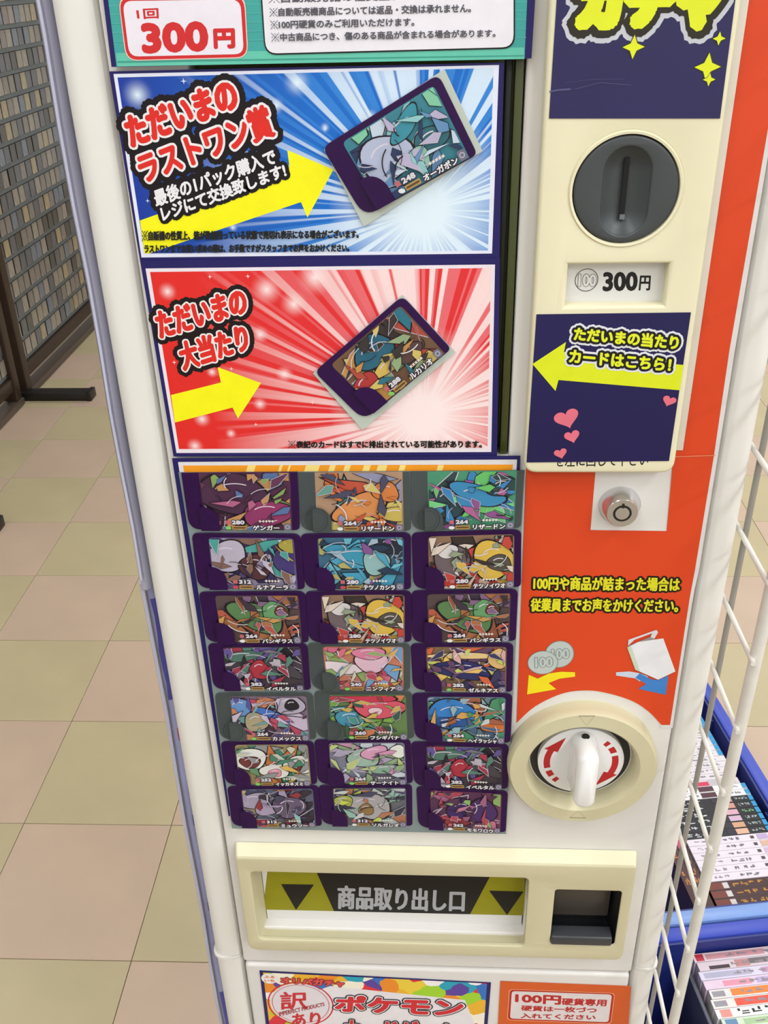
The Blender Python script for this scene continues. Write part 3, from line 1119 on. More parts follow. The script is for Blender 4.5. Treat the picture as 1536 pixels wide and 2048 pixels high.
# name, number, base ink, palette of slivers, blobs (u, v, ru, rv, angle, ink)
ART = [
    ('ゲンガー', '280', '#4a1f3c', ['#7fa050', '#c08a50', '#5a2a48', '#3a1830', '#b05a80', '#4f6a9c'], [(.45, .62, .34, .34, -20, '#3f1c3a'), (.72, .3, .22, .22, 10, '#8c2a5c')]),
    ('リザードン', '264', '#b08a6c', ['#d8702c', '#8c8fae', '#d6c060', '#5f9a90', '#c04a30', '#3f3f58'], [(.55, .42, .26, .2, 25, '#dd8a48'), (.78, .68, .12, .16, -20, '#d87a38'), (.86, .3, .14, .12, 0, '#c8b050')]),
    ('リザードン', '264', '#3f8f6a', ['#5fc060', '#2f7fb8', '#b05a90', '#223c3c', '#6fcf7c', '#8a4a8a'], [(.35, .5, .18, .26, 20, '#1f3a42'), (.6, .62, .26, .16, -20, '#2f86b8'), (.82, .74, .14, .16, 10, '#243c3c')]),
    ('ルナアーラ', '312', '#5a4a80', ['#c8bcd0', '#3f9c94', '#b0a030', '#2c2450', '#8c7f9c', '#7c5a4c'], [(.3, .6, .2, .26, 30, '#b8b0c4'), (.56, .42, .14, .22, 0, '#4a2428'), (.86, .55, .12, .26, 0, '#372c6c'), (.9, .8, .1, .12, 0, '#a89c3a')]),
    ('テツノカシラ', '280', '#2f5f7c', ['#3fa0c0', '#9cb8c8', '#7c4a8c', '#b0a860', '#142c44', '#62b8cc'], [(.5, .62, .3, .14, -20, '#2f90b0'), (.68, .5, .12, .22, 0, '#8cb8b8'), (.82, .8, .14, .16, 0, '#14202c')]),
    ('テツノイワオ', '280', '#8c6a50', ['#c8a890', '#c03c30', '#d6b040', '#2c221c', '#8c9a7c', '#e0d0c0'], [(.36, .5, .16, .3, 0, '#66565a'), (.32, .68, .1, .12, 0, '#d8d4d0'), (.74, .5, .18, .34, 15, '#dcb440'), (.8, .45, .11, .14, -15, '#4c463c')]),
    ('バンギラス', '264', '#4c3a38', ['#a8683c', '#c8944a', '#7c5a7c', '#2f2430', '#b0503c', '#8c4a30'], [(.52, .52, .28, .24, -30, '#4f7a44'), (.7, .62, .12, .2, 0, '#5f9a60'), (.76, .64, .06, .1, 0, '#5c2420')]),
    ('テツノイワオ', '280', '#8c6a50', ['#c8a890', '#c03c30', '#d6b040', '#2c221c', '#8c9a7c', '#e0d0c0'], [(.36, .5, .16, .3, 0, '#66565a'), (.32, .68, .1, .12, 0, '#d8d4d0'), (.74, .5, .18, .34, 15, '#dcb440'), (.8, .45, .11, .14, -15, '#4c463c')]),
    ('バンギラス', '264', '#4c3a38', ['#a8683c', '#c8944a', '#7c5a7c', '#2f2430', '#b0503c', '#8c4a30'], [(.52, .52, .28, .24, -30, '#4f7a44'), (.7, .62, .12, .2, 0, '#5f9a60'), (.76, .64, .06, .1, 0, '#5c2420')]),
    ('イベルタル', '282', '#3a3038', ['#a02c44', '#6f6a78', '#4f7c6c', '#16141c', '#b8b0bc', '#5a4a8c'], [(.5, .45, .1, .2, 0, '#a82434'), (.74, .5, .22, .12, -35, '#3c383e'), (.35, .75, .2, .1, 10, '#446c5c')]),
    ('ニンフィア', '240', '#c8785c', ['#d86a80', '#c8c8b0', '#8ca860', '#d8a850', '#b03c50', '#6c9cc8'], [(.32, .5, .22, .12, -10, '#e4d4d8'), (.62, .62, .16, .22, 0, '#e0b8c8'), (.6, .8, .16, .12, 0, '#d87898')]),
    ('ゼルネアス', '282', '#7c6040', ['#e8c060', '#d85c34', '#d8a8a0', '#2c2c54', '#c8d060', '#5c3c5c'], [(.5, .46, .28, .18, -10, '#20245c'), (.5, .76, .34, .06, 0, '#e8c880'), (.85, .7, .09, .2, 0, '#e0b46c')]),
    ('カメックス', '264', '#7c6478', ['#6ca09c', '#b8405c', '#c8b8d0', '#c87c58', '#4c4a90', '#3c2c3c'], [(.24, .72, .13, .17, -20, '#5f90cc'), (.56, .5, .18, .14, -35, '#3c6cc0'), (.4, .4, .12, .2, 0, '#a89c78'), (.76, .76, .15, .2, 0, '#b0a8bc'), (.78, .76, .07, .11, 0, '#141016')]),
    ('フシギバナ', '260', '#5c7c44', ['#c8a850', '#78a848', '#2c5040', '#d87c50', '#3f8c80', '#8c3c40'], [(.36, .45, .16, .16, 0, '#3c8ca8'), (.66, .66, .26, .2, 0, '#d84c60'), (.5, .88, .34, .1, 0, '#c82c44'), (.62, .6, .07, .08, 0, '#e8c0c8')]),
    ('ヘイラッシャ', '264', '#5c7c88', ['#8cb0b8', '#d8a050', '#3c5a78', '#3f8c60', '#c8d0d0', '#a0583c'], [(.42, .56, .28, .3, -15, '#2878c4'), (.4, .42, .24, .1, 0, '#1c4c90'), (.82, .36, .14, .13, 0, '#d8702c')]),
    ('イッカネズミ', '252', '#9c8c5c', ['#d8b050', '#5c8c60', '#8c9090', '#c87038', '#c8c8b0', '#3c7c60'], [(.28, .62, .2, .24, 0, '#e6e6de'), (.3, .55, .11, .13, 0, '#6c2c2c'), (.56, .34, .16, .16, 0, '#e6e2da'), (.56, .3, .07, .09, 0, '#e090a0'), (.82, .48, .16, .2, 0, '#e6e6de'), (.82, .42, .08, .1, 0, '#702c2c')]),
    ('サーナイト', '264', '#7c7c90', ['#a8a0b8', '#c8d0d8', '#8ca87c', '#d090b0', '#504a60', '#b8c878'], [(.5, .6, .16, .2, 0, '#98b8a4'), (.62, .72, .14, .14, 20, '#d898b8'), (.75, .35, .2, .1, 0, '#80a890'), (.86, .75, .08, .14, 0, '#e8ece0')]),
    ('イベルタル', '282', '#3a3038', ['#a02c44', '#6f6a78', '#4f7c6c', '#16141c', '#b8b0bc', '#5a4a8c'], [(.5, .45, .1, .2, 0, '#a82434'), (.74, .5, .22, .12, -35, '#3c383e'), (.35, .75, .2, .1, 10, '#446c5c')]),
    ('ミュウツー', '312', '#54586c', ['#8cc0c0', '#8c2c34', '#3c3c58', '#a090b0', '#c8a870', '#2c2430'], [(.28, .66, .18, .18, 15, '#a498b0'), (.4, .44, .12, .14, 0, '#a898b4'), (.66, .5, .18, .26, 0, '#60506c')]),
    ('ソルガレオ', '312', '#5c6064', ['#c8d050', '#c8ccc8', '#3c3c58', '#8cb8a8', '#b0704c', '#2c2c3c'], [(.52, .5, .26, .3, -15, '#a8a4a4'), (.5, .42, .08, .14, 0, '#8c6c3c'), (.26, .62, .1, .14, 0, '#a8b048')]),
    ('モモワロウ', '262', '#6c3450', ['#8cb060', '#a05c80', '#b04050', '#4c2444', '#8c4c6c', '#c8708c'], [(.5, .5, .16, .26, 0, '#371a58'), (.72, .5, .16, .28, -20, '#40205c'), (.44, .22, .14, .1, 0, '#8c2c34')]),
]


def mute(h, k=0.14, to=(0x80, 0x7c, 0x88)):
    h = h.lstrip('#')
    return '#' + ''.join('%02x' % int(int(h[i * 2:i * 2 + 2], 16) * (1 - k) + to[i] * k) for i in range(3))


def draw_card(q, Y, art, slate, parent, seed, top_cut=False, name='card', plain=False):
    """card body + artwork + lettering; q = plane corners TL TR BR BL"""
    rnd = random.Random(seed)
    nm, num, base, pal, blobs = art
    base, pal = mute(base), [mute(c) for c in pal]
    blobs = [(a, b_, c, d, e_, mute(f)) for a, b_, c, d, e_, f in blobs]
    w_ = math.dist(q[0], q[1])
    h_ = math.dist(q[0], q[3])
    rr = h_ * 0.11
    rad = [0.0 if top_cut else rr, 0.0 if top_cut else rr, rr * 0.7, rr * 1.9]
    body = slab(name, rounded(q, rad, 5), Y, Y + 0.0009, SLATE if slate else PURPLE, parent, bev=0.0003, seg=1, smoothit=False)
    P = Print(Y)
    u0, u1, v0, v1 = 0.150, 0.935, 0.015, (1.0 if top_cut else 0.925)

    def B(pts):
        return [bil(q, u, v) for u, v in pts]
    win_ = rounded(B([(u0, v1), (u1, v1), (u1, v0), (u0, v0)]), [rr * .6 if not top_cut else 0, rr * .6 if not top_cut else 0, 0, 0], 4)
    P.poly(win_, base)
    for k in range(46):
        cu_, cv = rnd.uniform(u0, u1), rnd.uniform(v0, v1)
        a = rnd.uniform(0, 2 * math.pi)
        L_, wd = (rnd.uniform(.18, .42), rnd.uniform(.04, .11)) if k < 16 else (rnd.uniform(.05, .2), rnd.uniform(.012, .05))
        tri = [(cu_ + L_ * math.cos(a), cv + 1.5 * L_ * math.sin(a)), (cu_ - wd * math.sin(a), cv + 1.5 * wd * math.cos(a)),
               (cu_ - 0.4 * L_ * math.cos(a + .3), cv - 0.6 * L_ * math.sin(a + .3)), (cu_ + wd * math.sin(a), cv - 1.5 * wd * math.cos(a))]
        tri2 = [(cu_ + (x - cu_) * 1.12, cv + (y - cv) * 1.12) for x, y in tri]
        m0 = 0.012
        for tt, cc in ((tri2, '#1c1620' if k % 4 else '#bcb6c2'), (tri, rnd.choice(pal))):
            c = clip(tt, u0 + m0, u1 - m0, v0 + m0, v1 - m0)
            if len(c) > 2:
                P.poly(B(c), cc)
        if k == 20:
            for (bu, bv, ru, rv, an, cc) in blobs:
                an = math.radians(an)
                for sc, col in ((1.08, '#1c1620'), (1.0, cc), (0.55, None)):
                    if col is None:
                        continue
                    el = []
                    for i in range(28):
                        t_ = 2 * math.pi * i / 28
                        wob = 1 + 0.08 * math.sin(3 * t_ + bu * 20)
                        x, y = ru * sc * wob * math.cos(t_), rv * sc * wob * math.sin(t_)
                        el.append((bu + x * math.cos(an) - y * math.sin(an) * .6, bv + x * math.sin(an) * 1.6 + y * math.cos(an)))
                    c = clip(el, u0 + m0, u1 - m0, v0 + m0, v1 - m0)
                    if len(c) > 2:
                        P.poly(B(c), col)
                # a pale sheen curve inside the shape
                cv_ = [(bu + ru * .6 * math.cos(t_), bv + rv * .6 * math.sin(t_)) for t_ in [math.radians(60 + 12 * i) for i in range(8)]]
                c2 = [p_ for p_ in cv_ if u0 + .02 < p_[0] < u1 - .02 and v0 + .02 < p_[1] < v1 - .02]
                if len(c2) > 2:
                    P.line(B(c2), h_ * 0.008, '#d0c8d4')
    for k in range(7):
        cu_, cv = rnd.uniform(u0 + .08, u1 - .08), rnd.uniform(v0 + .15, v1 - .1)
        a, rr_ = rnd.uniform(0, 6.28), rnd.uniform(.06, .22)
        ln = [(cu_ + rr_ * math.cos(a + .14 * i), cv + 1.4 * rr_ * math.sin(a + .14 * i)) for i in range(9)]
        ln = [p_ for p_ in ln if u0 + .02 < p_[0] < u1 - .02 and v0 + .03 < p_[1] < v1 - .03]
        if len(ln) > 2:
            P.line(B(ln), h_ * rnd.uniform(.004, .009), rnd.choice(['#d0ccd6', '#1c1620', '#b8b4c0']))
    # thumb tab bottom left
    tab = []
    for i in range(13):
        t_ = math.radians(100 - 100 * i / 12)
        tab.append((0.155 + 0.135 * math.cos(t_), 0.175 + 0.26 * math.sin(t_)))
    tab = [(u0 - 0.03, 0.435)] + tab + [(0.290, v0 - .005), (u0 - 0.03, v0 - .005)]
    P.poly(B(tab), SLATE if slate else PURPLE)
    if slate:
        rc = [(0.155 + 0.10 * math.cos(t_), 0.22 + 0.20 * math.sin(t_)) for t_ in [2 * math.pi * i / 28 for i in range(28)]]
        P.ring(B(rc), h_ * 0.006, '#2c3436')
        rc = [(0.155 + 0.075 * math.cos(t_), 0.22 + 0.15 * math.sin(t_)) for t_ in [2 * math.pi * i / 28 for i in range(28)]]
        P.ring(B(rc), h_ * 0.004, '#333c3e')
    aw = P.build('artwork', body)
    T = Print(P.y(0.5))
    lo = '#2c2430'
    T.text(num, B([(0.40, .205), (0.515, .205), (0.515, .13), (0.40, .13)]), '#d0ccd4', bold=h_ * .006, outlines=[(h_ * .018, lo)], world=True, res=2)
    T.poly(B([(0.345, .20), (0.385, .20), (0.385, .135), (0.345, .135)]), '#b8606a')
    T.poly(B([(0.40, .105), (0.53, .105), (0.53, .04), (0.40, .04)]), '#b08a4c')
    T.line(B([(0.415, .072), (0.515, .072)]), h_ * .014, '#5c4430')
    T.poly(circle(*bil(q, .365, .07), h_ * .045, h_ * .03, 14), rnd.choice(['#b84850', '#7cc060', '#d8d8d8']))
    for i in range(5):
        sx, sz = bil(q, .655 + .028 * i, .19)
        T.poly(star4(sx, sz, h_ * .028, .5), '#d8d0c8')
    n_ = min(len(nm) * .030, .148)
    T.text(nm, B([(0.705 - n_, .12), (0.705 + n_, .12), (0.705 + n_, .03), (0.705 - n_, .03)]), '#e0dce0', bold=h_ * .004, outlines=[(h_ * .016, lo)], world=True, res=2)
    T.poly(rounded(B([(0.865, .155), (0.93, .155), (0.93, .03), (0.865, .03)]), h_ * .03), '#6c687c')
    T.ring(circle(*bil(q, .897, .092), h_ * .03, h_ * .03, 14), h_ * .008, '#a8a4b4')
    T.build('card_lettering', body)
    return body


# the two single cards taped onto the signs
def single(label, quad, marg, Y, art, seed):
    tt = thing('trading_card', label, 'card')
    slab('backing_paper', pq(marg, Y), Y, Y + 0.0005, mat('#b9c2b8', 0.4), tt, smoothit=False)
    draw_card(pq(quad, Y - 0.0010), Y - 0.0010, art, False, tt, seed, name='card_face')
    return tt


single('purple-edged trading card with pale blue crystal artwork, tilted on the blue sign',
       [(644, 295), (877, 148), (955, 309), (729, 435)], [(648, 299), (889, 138), (965, 302), (728, 453)], BLY - 0.0016,
       ('オーガポン', '248', '#2f7c8c', ['#8cc8c8', '#c8d8e8', '#5c8cb8', '#1c2c54', '#7cc8a0', '#b8b0d0'],
        [(.38, .5, .2, .26, -10, '#b4bcd8'), (.62, .72, .16, .1, 30, '#2f8ca0'), (.74, .42, .14, .14, 0, '#24606c'), (.6, .3, .08, .14, 0, '#8cc0ac')]), 31)
single('purple-edged trading card with teal and orange artwork, tilted on the red sign',
       [(628.5, 744), (805, 591.6), (902.7, 698), (728, 842)], [(626, 747), (805, 590), (911, 705), (725, 860)], RY - 0.0016,
       ('ルカリオ', '288', '#6c4a30', ['#c88c40', '#1f6c80', '#d8c060', '#2c2420', '#b04030', '#90a878'],
        [(.5, .68, .18, .22, 0, '#1c5c74'), (.52, .4, .16, .1, 0, '#d8b450'), (.26, .4, .12, .14, 0, '#b02c28'), (.72, .35, .12, .12, 0, '#503430')]), 47)

# ---- orange topped backing sheet and the laminated sheet of 21 cards
OYS = -0.0036
t = sheet('backing_sheet', 'navy-edged backing sheet with an orange striped top, showing behind the rows of cards', 'sign', [(344, 917), (1041, 912), (1004, 1640), (457, 1632)], OYS, NAVY)
p = Print(OYS)
p.px([(356, 924), (1034, 919), (1002, 1630), (466, 1625)], '#dcd8d8')
p.px([(366, 931), (1026, 929), (1024, 945), (369, 947)], '#ee9820')
for a, b in ((496, 512), (560, 566), (578, 582), (612, 640), (660, 672), (690, 702), (728, 742), (756, 775), (800, 812), (876, 888)):
    p.px([(a, 930), (b, 930), (b - 5, 946), (a - 5, 946)], '#f2d880')
p.build('sheet_print', t)
LY = OYS - 0.0012
cards = thing('card_display_sheet', 'laminated sheet of twenty-one trading cards in seven rows of three', 'card sheet')
slab('sheet', pq([(357, 945), (1050, 941), (1012, 1668), (464, 1657), (440, 1486), (397, 1184)], LY), LY, LY + 0.0005, mat('#7d8b8c', 0.25, spec=0.6, noise=0.05), cards, smoothit=False)
CPX = [
    [(362, 946), (595, 944), (599.5, 1060.6), (378.5, 1059.5)], [(596, 945), (819.5, 943), (822, 1061.7), (601, 1062)], [(820.7, 943), (1049, 941), (1042, 1056), (824, 1061.7)],
    [(383, 1066), (600.6, 1067.5), (610, 1179), (395.6, 1177)], [(600.6, 1067.5), (822, 1065), (822, 1179), (610, 1178)], [(823, 1065), (1043, 1059), (1042, 1174), (826.5, 1179)],
    [(396.7, 1183.7), (610, 1182.5), (617.7, 1285), (412.7, 1285)], [(610, 1182.5), (823, 1181), (823, 1284), (617.7, 1285)], [(823, 1181), (1036, 1178), (1031.6, 1282), (824, 1286)],
    [(415, 1287), (613.8, 1286), (622, 1380), (427, 1379)], [(613.8, 1286), (820, 1286), (820, 1380), (625, 1380)], [(821, 1287), (1027, 1286), (1025, 1384), (826, 1380)],
    [(429, 1386), (625, 1385), (632.5, 1479), (440, 1479)], [(628, 1382), (824, 1382), (828, 1477), (633.5, 1477)], [(824, 1386), (1025, 1387), (1021, 1486), (830, 1480)],
    [(441, 1483), (627, 1482), (634.6, 1568.5), (451, 1570)], [(628, 1479), (821, 1478), (826, 1566.5), (635.6, 1569)], [(822, 1483), (1017, 1488), (1016, 1578), (828, 1571.7)],
    [(454, 1573), (636.7, 1570.6), (644, 1652), (464, 1653)], [(636.7, 1570.6), (824, 1568.5), (825, 1652), (644, 1649)], [(832.5, 1572.7), (1016, 1582), (1011.7, 1665), (836.7, 1655)],
]
SL = {1, 2, 10, 12, 13}
CARDY = LY - 0.0010
SAME = {7: 5, 8: 6, 17: 9}
HUE = ['dark plum', 'orange', 'green and blue', 'white and violet', 'icy blue', 'gold and grey', 'mossy green', 'gold and grey', 'mossy green', 'red and black', 'pink',
       'navy and gold', 'blue and lilac', 'rose red and green', 'bright blue', 'white and ochre', 'pale green and lilac', 'red and black', 'lilac grey', 'silver and lime', 'magenta and violet']
for i, qpx in enumerate(CPX):
    cb = draw_card(pq(qpx, CARDY), CARDY - (0.00004 if i % 2 else 0), ART[i], i in SL, cards, 100 + SAME.get(i, i), top_cut=(i < 3))
    cb['label'] = '%s-edged card with %s artwork, %s of the %s row' % ('slate' if i in SL else 'purple', HUE[i], ('left', 'middle', 'right')[i % 3],
                                                                       ('top', 'second', 'third', 'fourth', 'fifth', 'sixth', 'bottom')[i // 3])

# ---- navy stickers on the coin unit
SKY = CY - 0.0004
t = sheet('navy_sticker', 'navy sticker with big yellow katakana lettering at the very top of the coin unit', 'sticker', [(1118, -70), (1480, -70), (1440, 237), (1098, 237)], SKY, mat('#221d52', 0.3, spec=0.5, noise=0.08, scale=40))
p = Print(SKY)
GQ = [(1152, -62), (1456, -66), (1440, 62), (1146, 70)]
p.text('ガチャ', GQ, '#c8ccd2', bold=0.002, outlines=[(0.0076, '#c0c2ca')])
p.text('ガチャ', GQ, '#2c2820', bold=0.002, outlines=[(0.0054, '#2c2820')])
p.text('ガチャ', GQ, '#dce428', bold=0.0029)
for x, y, r in ((1267, 94, .0052), (1415, 134, .0062), (1418, 159, .0030), (1438, 77, .0030)):
    q = pq([(x, y)], SKY)[0]
    p.poly(star4(q[0], q[1], r * 1.15, .45), '#38362c')
    p.poly(star4(q[0], q[1], r, .42), '#dce428')
p.line(pq([(1150, 178), (1200, 165), (1262, 170)], SKY), 0.00012, '#55507c')
p.line(pq([(1100, 183), (1115, 180), (1140, 178)], SKY), 0.0004, '#55507c')
p.line(pq([(1130, 165), (1190, 158), (1250, 158)], SKY), 0.0001, '#4a4674')
p.build('sticker_print', t)
t = sheet('navy_arrow_sticker', 'navy sticker with a yellow left-pointing arrow and pink hearts below the price window', 'sticker', [(1073, 629), (1382, 625), (1338, 922), (1053, 925)], SKY, mat('#150f4c', 0.3, spec=0.5, noise=0.08, scale=40))
p = Print(SKY)
p.px([(1065, 728), (1132, 684), (1128, 704), (1367, 730), (1359.5, 780.5), (1117, 760), (1111, 782)], '#d8e020')
T1 = [(1149, 653), (1359, 671), (1356, 700), (1146, 681)]
T2 = [(1139, 698), (1344, 717), (1341, 743), (1137, 725)]
for s, q in (('ただいまの当たり', T1), ('カードはこちら！', T2)):
    p.text(s, q, '#dedfe6', bold=0.0004, outlines=[(0.0030, '#dedfe6')])
for s, q in (('ただいまの当たり', T1), ('カードはこちら！', T2)):
    p.text(s, q, '#dce428', bold=0.0004, outlines=[(0.0018, '#16121c')])
for (x, y, w_, h_, tl) in ((1133.5, 836, 50, 40, .35), (1144, 872, 31, 27, .3), (1121, 906, 26, 22, .3), (1338, 801, 28, 22, -.3)):
    a, b = pq([(x, y), (x + 100, y)], SKY)
    k = (b[0] - a[0]) / 100
    p.poly(heart(a[0], a[1], w_ * k, h_ * k * 1.05, tl), '#dd6e80')
p.build('sticker_print', t)

# ---- paper and sticker on the lower door
LDY = -0.0023
t = thing('colourful_poster', 'paint-splashed poster with big red katakana lettering on the lower door', 'poster')
slab('sheet', pq([(519, 1942), (982, 1966), (966, 2160), (545, 2160)], LDY), LDY, LDY + 0.0006, NAVY, t, smoothit=False)
p = Print(LDY)
p.px([(526, 1945), (974, 1967), (960, 2158), (552, 2158)], splash_mat('paint_splashes'))
p.px([(610, 1990), (660, 1972), (930, 2000), (950, 2050), (940, 2158), (575, 2158)], '#e4dee2')
c3 = lambda x, y: (490 + x / 3.072, 1930 + y / 3.072)
a, b, cc = pq([c3(342, 240), c3(540, 240), c3(342, 130)], LDY)
rx, rz = b[0] - a[0], cc[1] - a[1]
p.poly(circle(a[0], a[1], rx * .95, rz * 1.15, 40), '#ddd6dc')
p.ring(circle(a[0], a[1], rx, rz * 1.2, 48), 0.0007, '#c8303a')
p.ring(circle(a[0], a[1], rx * .88, rz * 1.06, 48), 0.0003, '#c8303a')
p.text('訳', [c3(215, 165), c3(385, 160), c3(390, 270), c3(215, 275)], '#c8303a', bold=0.0006)
p.text('あり', [c3(285, 300), c3(465, 285), c3(465, 375), c3(285, 385)], '#c8303a', bold=0.0006)
p.text('IMPERFECT PRODUCTS', [c3(208, 288), c3(487, 228), c3(490, 250), c3(210, 315)], '#a02838', bold=0.00015)
a = pq([c3(150, 82)], LDY)[0]
p.poly(circle(a[0], a[1], 0.0072, 0.0072, 32), '#ece4e0')
p.text('ふる', [c3(118, 62), c3(182, 65), c3(182, 80), c3(118, 78)], '#d87840', bold=0.0002)
p.text('いち', [c3(118, 86), c3(182, 88), c3(182, 103), c3(118, 101)], '#d87840', bold=0.0002)
p.text('オリパガチャ', [c3(218, 70), c3(612, 95), c3(610, 135), c3(220, 112)], '#d8504a', bold=0.0005, outlines=[(0.0012, '#7c2430')])
PQ = [c3(555, 180), c3(1352, 205), c3(1335, 315), c3(548, 282)]
p.text('ポケモン', PQ, '#1c1c24', bold=0.001, outlines=[(0.0034, '#1c1c24')])
p.text('ポケモン', PQ, '#e0e2ea', bold=0.001, outlines=[(0.0022, '#e0e2ea')])
p.text('ポケモン', PQ, '#cc2a34', bold=0.0014)
PQ = [c3(610, 325), c3(1300, 348), c3(1290, 470), c3(605, 450)]
p.text('カードゲーム', PQ, '#1c1c24', bold=0.001, outlines=[(0.0026, '#1c1c24')])
p.text('カードゲーム', PQ, '#cc2a34', bold=0.0008, outlines=[(0.0012, '#e0e2ea')])
p.build('poster_print', t)

t = thing('orange_coin_sticker', 'orange sticker with a white boxed note in red lettering, right of the colourful poster', 'sticker')
slab('sheet', rounded(pq([(1001, 1963), (1262, 1973), (1250, 2160), (990, 2160)], LDY), [0, 0.002, 0, 0]), LDY, LDY + 0.0005, mat('#d2581e', 0.4, noise=0.03, scale=20), t, smoothit=False)
p = Print(LDY)
c4 = lambda x, y: (960 + x / 4.267, 1930 + y / 4.267)
p.pxr([c4(248, 205), c4(1152, 240), c4(1118, 505), c4(230, 470)], '#e8a880', 0.004)
p.pxr([c4(254, 209), c4(1146, 244), c4(1113, 500), c4(236, 466)], '#b8281c', 0.004)
p.pxr([c4(272, 222), c4(1126, 252), c4(1096, 488), c4(256, 456)], '#dcd4d4', 0.0034)
p.text('100円', [c4(300, 240), c4(695, 262), c4(690, 340), c4(298, 322)], '#b82828', bold=0.0007)
p.text('硬貨専用', [c4(698, 280), c4(1085, 292), c4(1078, 352), c4(694, 342)], '#b82828', bold=0.0004)
p.text('硬貨は一枚づつ', [c4(352, 342), c4(998, 362), c4(994, 410), c4(350, 390)], '#b82828', bold=0.0003)
p.text('入れてください', [c4(348, 410), c4(988, 425), c4(984, 468), c4(346, 452)], '#b82828', bold=0.0003)
p.build('sticker_print', t)

# ================================================================== WIRE NET ON THE RIGHT
NETM = mat('#d8d4cc', 0.4, noise=0.05, scale=60, bump=0.1)
net = thing('wire_net_panel', 'white wire grid panel standing edge-on beside the right flank of the machine', 'wire panel', (0.2, 0.1, 0))
NX = 0.2


def net_tube(name, a, b, r, n=10):
    me = tube_me(Vector(a) - Vector((0.2, 0.1, 0)), Vector(b) - Vector((0.2, 0.1, 0)), r, n)
    return link(name, me, NETM, net)


net_tube('frame_post', (0.2, -0.0160, 0.0), (0.2, -0.0395, 1.11), 0.0041, 14)
net_tube('frame_post', (0.2, -0.0395, 1.11), (0.2, -0.048, 1.70), 0.0041, 14)
net_tube('frame_post', (0.2, 0.41, 0.0), (0.2, 0.39, 1.70), 0.0041, 14)
zs = []
for x, y in [(1508, 1331), (1477, 1461), (1420, 1700), (1397, 1797), (1375, 1892), (1353, 1977)]:
    d = ray(x, y)
    k = (0.2 - CAM.x) / d.x
    zs.append((CAM + d * k).z)
step = 0.0572
zz = [zs[0] + 0.007 + step * k for k in range(-18, 11)]
for z in zz:
    if z < 1.69:
        yf = -0.0160 - 0.0235 * z / 1.11 - 0.007
        net_tube('cross_wire', (0.1965, yf, z), (0.1965, 0.40, z), 0.0018, 8)
uw = net_tube('upright_wire', (0.2000, 0.0345, 0.02), (0.2000, 0.0085, 1.68), 0.0020, 10)
uw.data.materials[0] = mat('#8f8a82', 0.5, noise=0.06, scale=40)  # shade on this wire's facing side is put into a darker grey colour
uw['label'] = 'upright wire nearest the machine, coloured grey for its shaded side'
for k in range(1, 7):
    net_tube('upright_wire', (0.2000, 0.0345 + k * 0.054, 0.02), (0.2000, 0.012 + k * 0.054, 1.68), 0.0022, 8)

# ================================================================== BLUE CRATES AND BOOKS
CB = mat('#3346b4', 0.4, noise=0.05, scale=12)
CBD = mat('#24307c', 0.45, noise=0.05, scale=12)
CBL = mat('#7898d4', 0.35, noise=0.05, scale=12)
YAW = math.radians(8.5)


def crate(label, origin, L_, Wd, H_, near_mat, zrim):
    """origin: near right corner of the rim; extends back L_ and left Wd"""
    o = thing('plastic_crate', label, 'crate', (origin[0], origin[1], 0), YAW)
    th, rim = 0.004, 0.022
    z0 = zrim - H_
    # walls (slightly proud ribs) and rims
    box('crate_floor', (-Wd + rim, -rim, rim, L_ - rim, z0, z0 + 0.006), CBD, o)
    box('side_wall', (-rim - th, -rim, rim, L_ - rim, z0, zrim - 0.004), CBD, o)
    box('side_wall', (-Wd + rim, -Wd + rim + th, rim, L_ - rim, z0, zrim - 0.004), CBD, o)
    box('end_wall', (-Wd + rim, -rim, rim, rim + th, z0, zrim - 0.004), CBD, o)
    box('end_wall', (-Wd + rim, -rim, L_ - rim - th, L_ - rim, z0, zrim - 0.004), CBD, o)
    box('rim', (-rim, 0, 0, L_, zrim - 0.012, zrim), CB, o, 0.003)
    box('rim', (-Wd, -Wd + rim, 0, L_, zrim - 0.012, zrim), CB, o, 0.003)
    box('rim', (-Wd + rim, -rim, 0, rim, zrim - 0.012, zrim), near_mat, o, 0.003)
    box('rim', (-Wd + rim, -rim, L_ - rim, L_, zrim - 0.012, zrim), CB, o, 0.003)
    for k in range(5):
        yk = rim + (L_ - 2 * rim) * (k + 0.5) / 5
        box('rib', (-rim - th - 0.004, -rim - th + 0.001, yk - 0.004, yk + 0.004, z0, zrim - 0.012), CBD, o)
    return o


ZR = 0.25
uv, vv = Vector((math.cos(YAW), math.sin(YAW), 0)), Vector((-math.sin(YAW), math.cos(YAW), 0))
rp = atZ(1536, 1560, ZR)
nl = atZ(1536, 1829, ZR)
k = (nl - rp).dot(vv)
org1 = rp + vv * k
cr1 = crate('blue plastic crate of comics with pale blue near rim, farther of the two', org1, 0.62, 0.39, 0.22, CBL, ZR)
far_edge = org1 + vv * -0.006
L2_ = 0.50
org2 = org1 - vv * (L2_ + 0.004)
cr2 = crate('blue plastic crate of pink and white comics, nearer of the two', org2, L2_, 0.39, 0.22, CB, ZR)

ZB = 0.238
ZB2 = 0.215


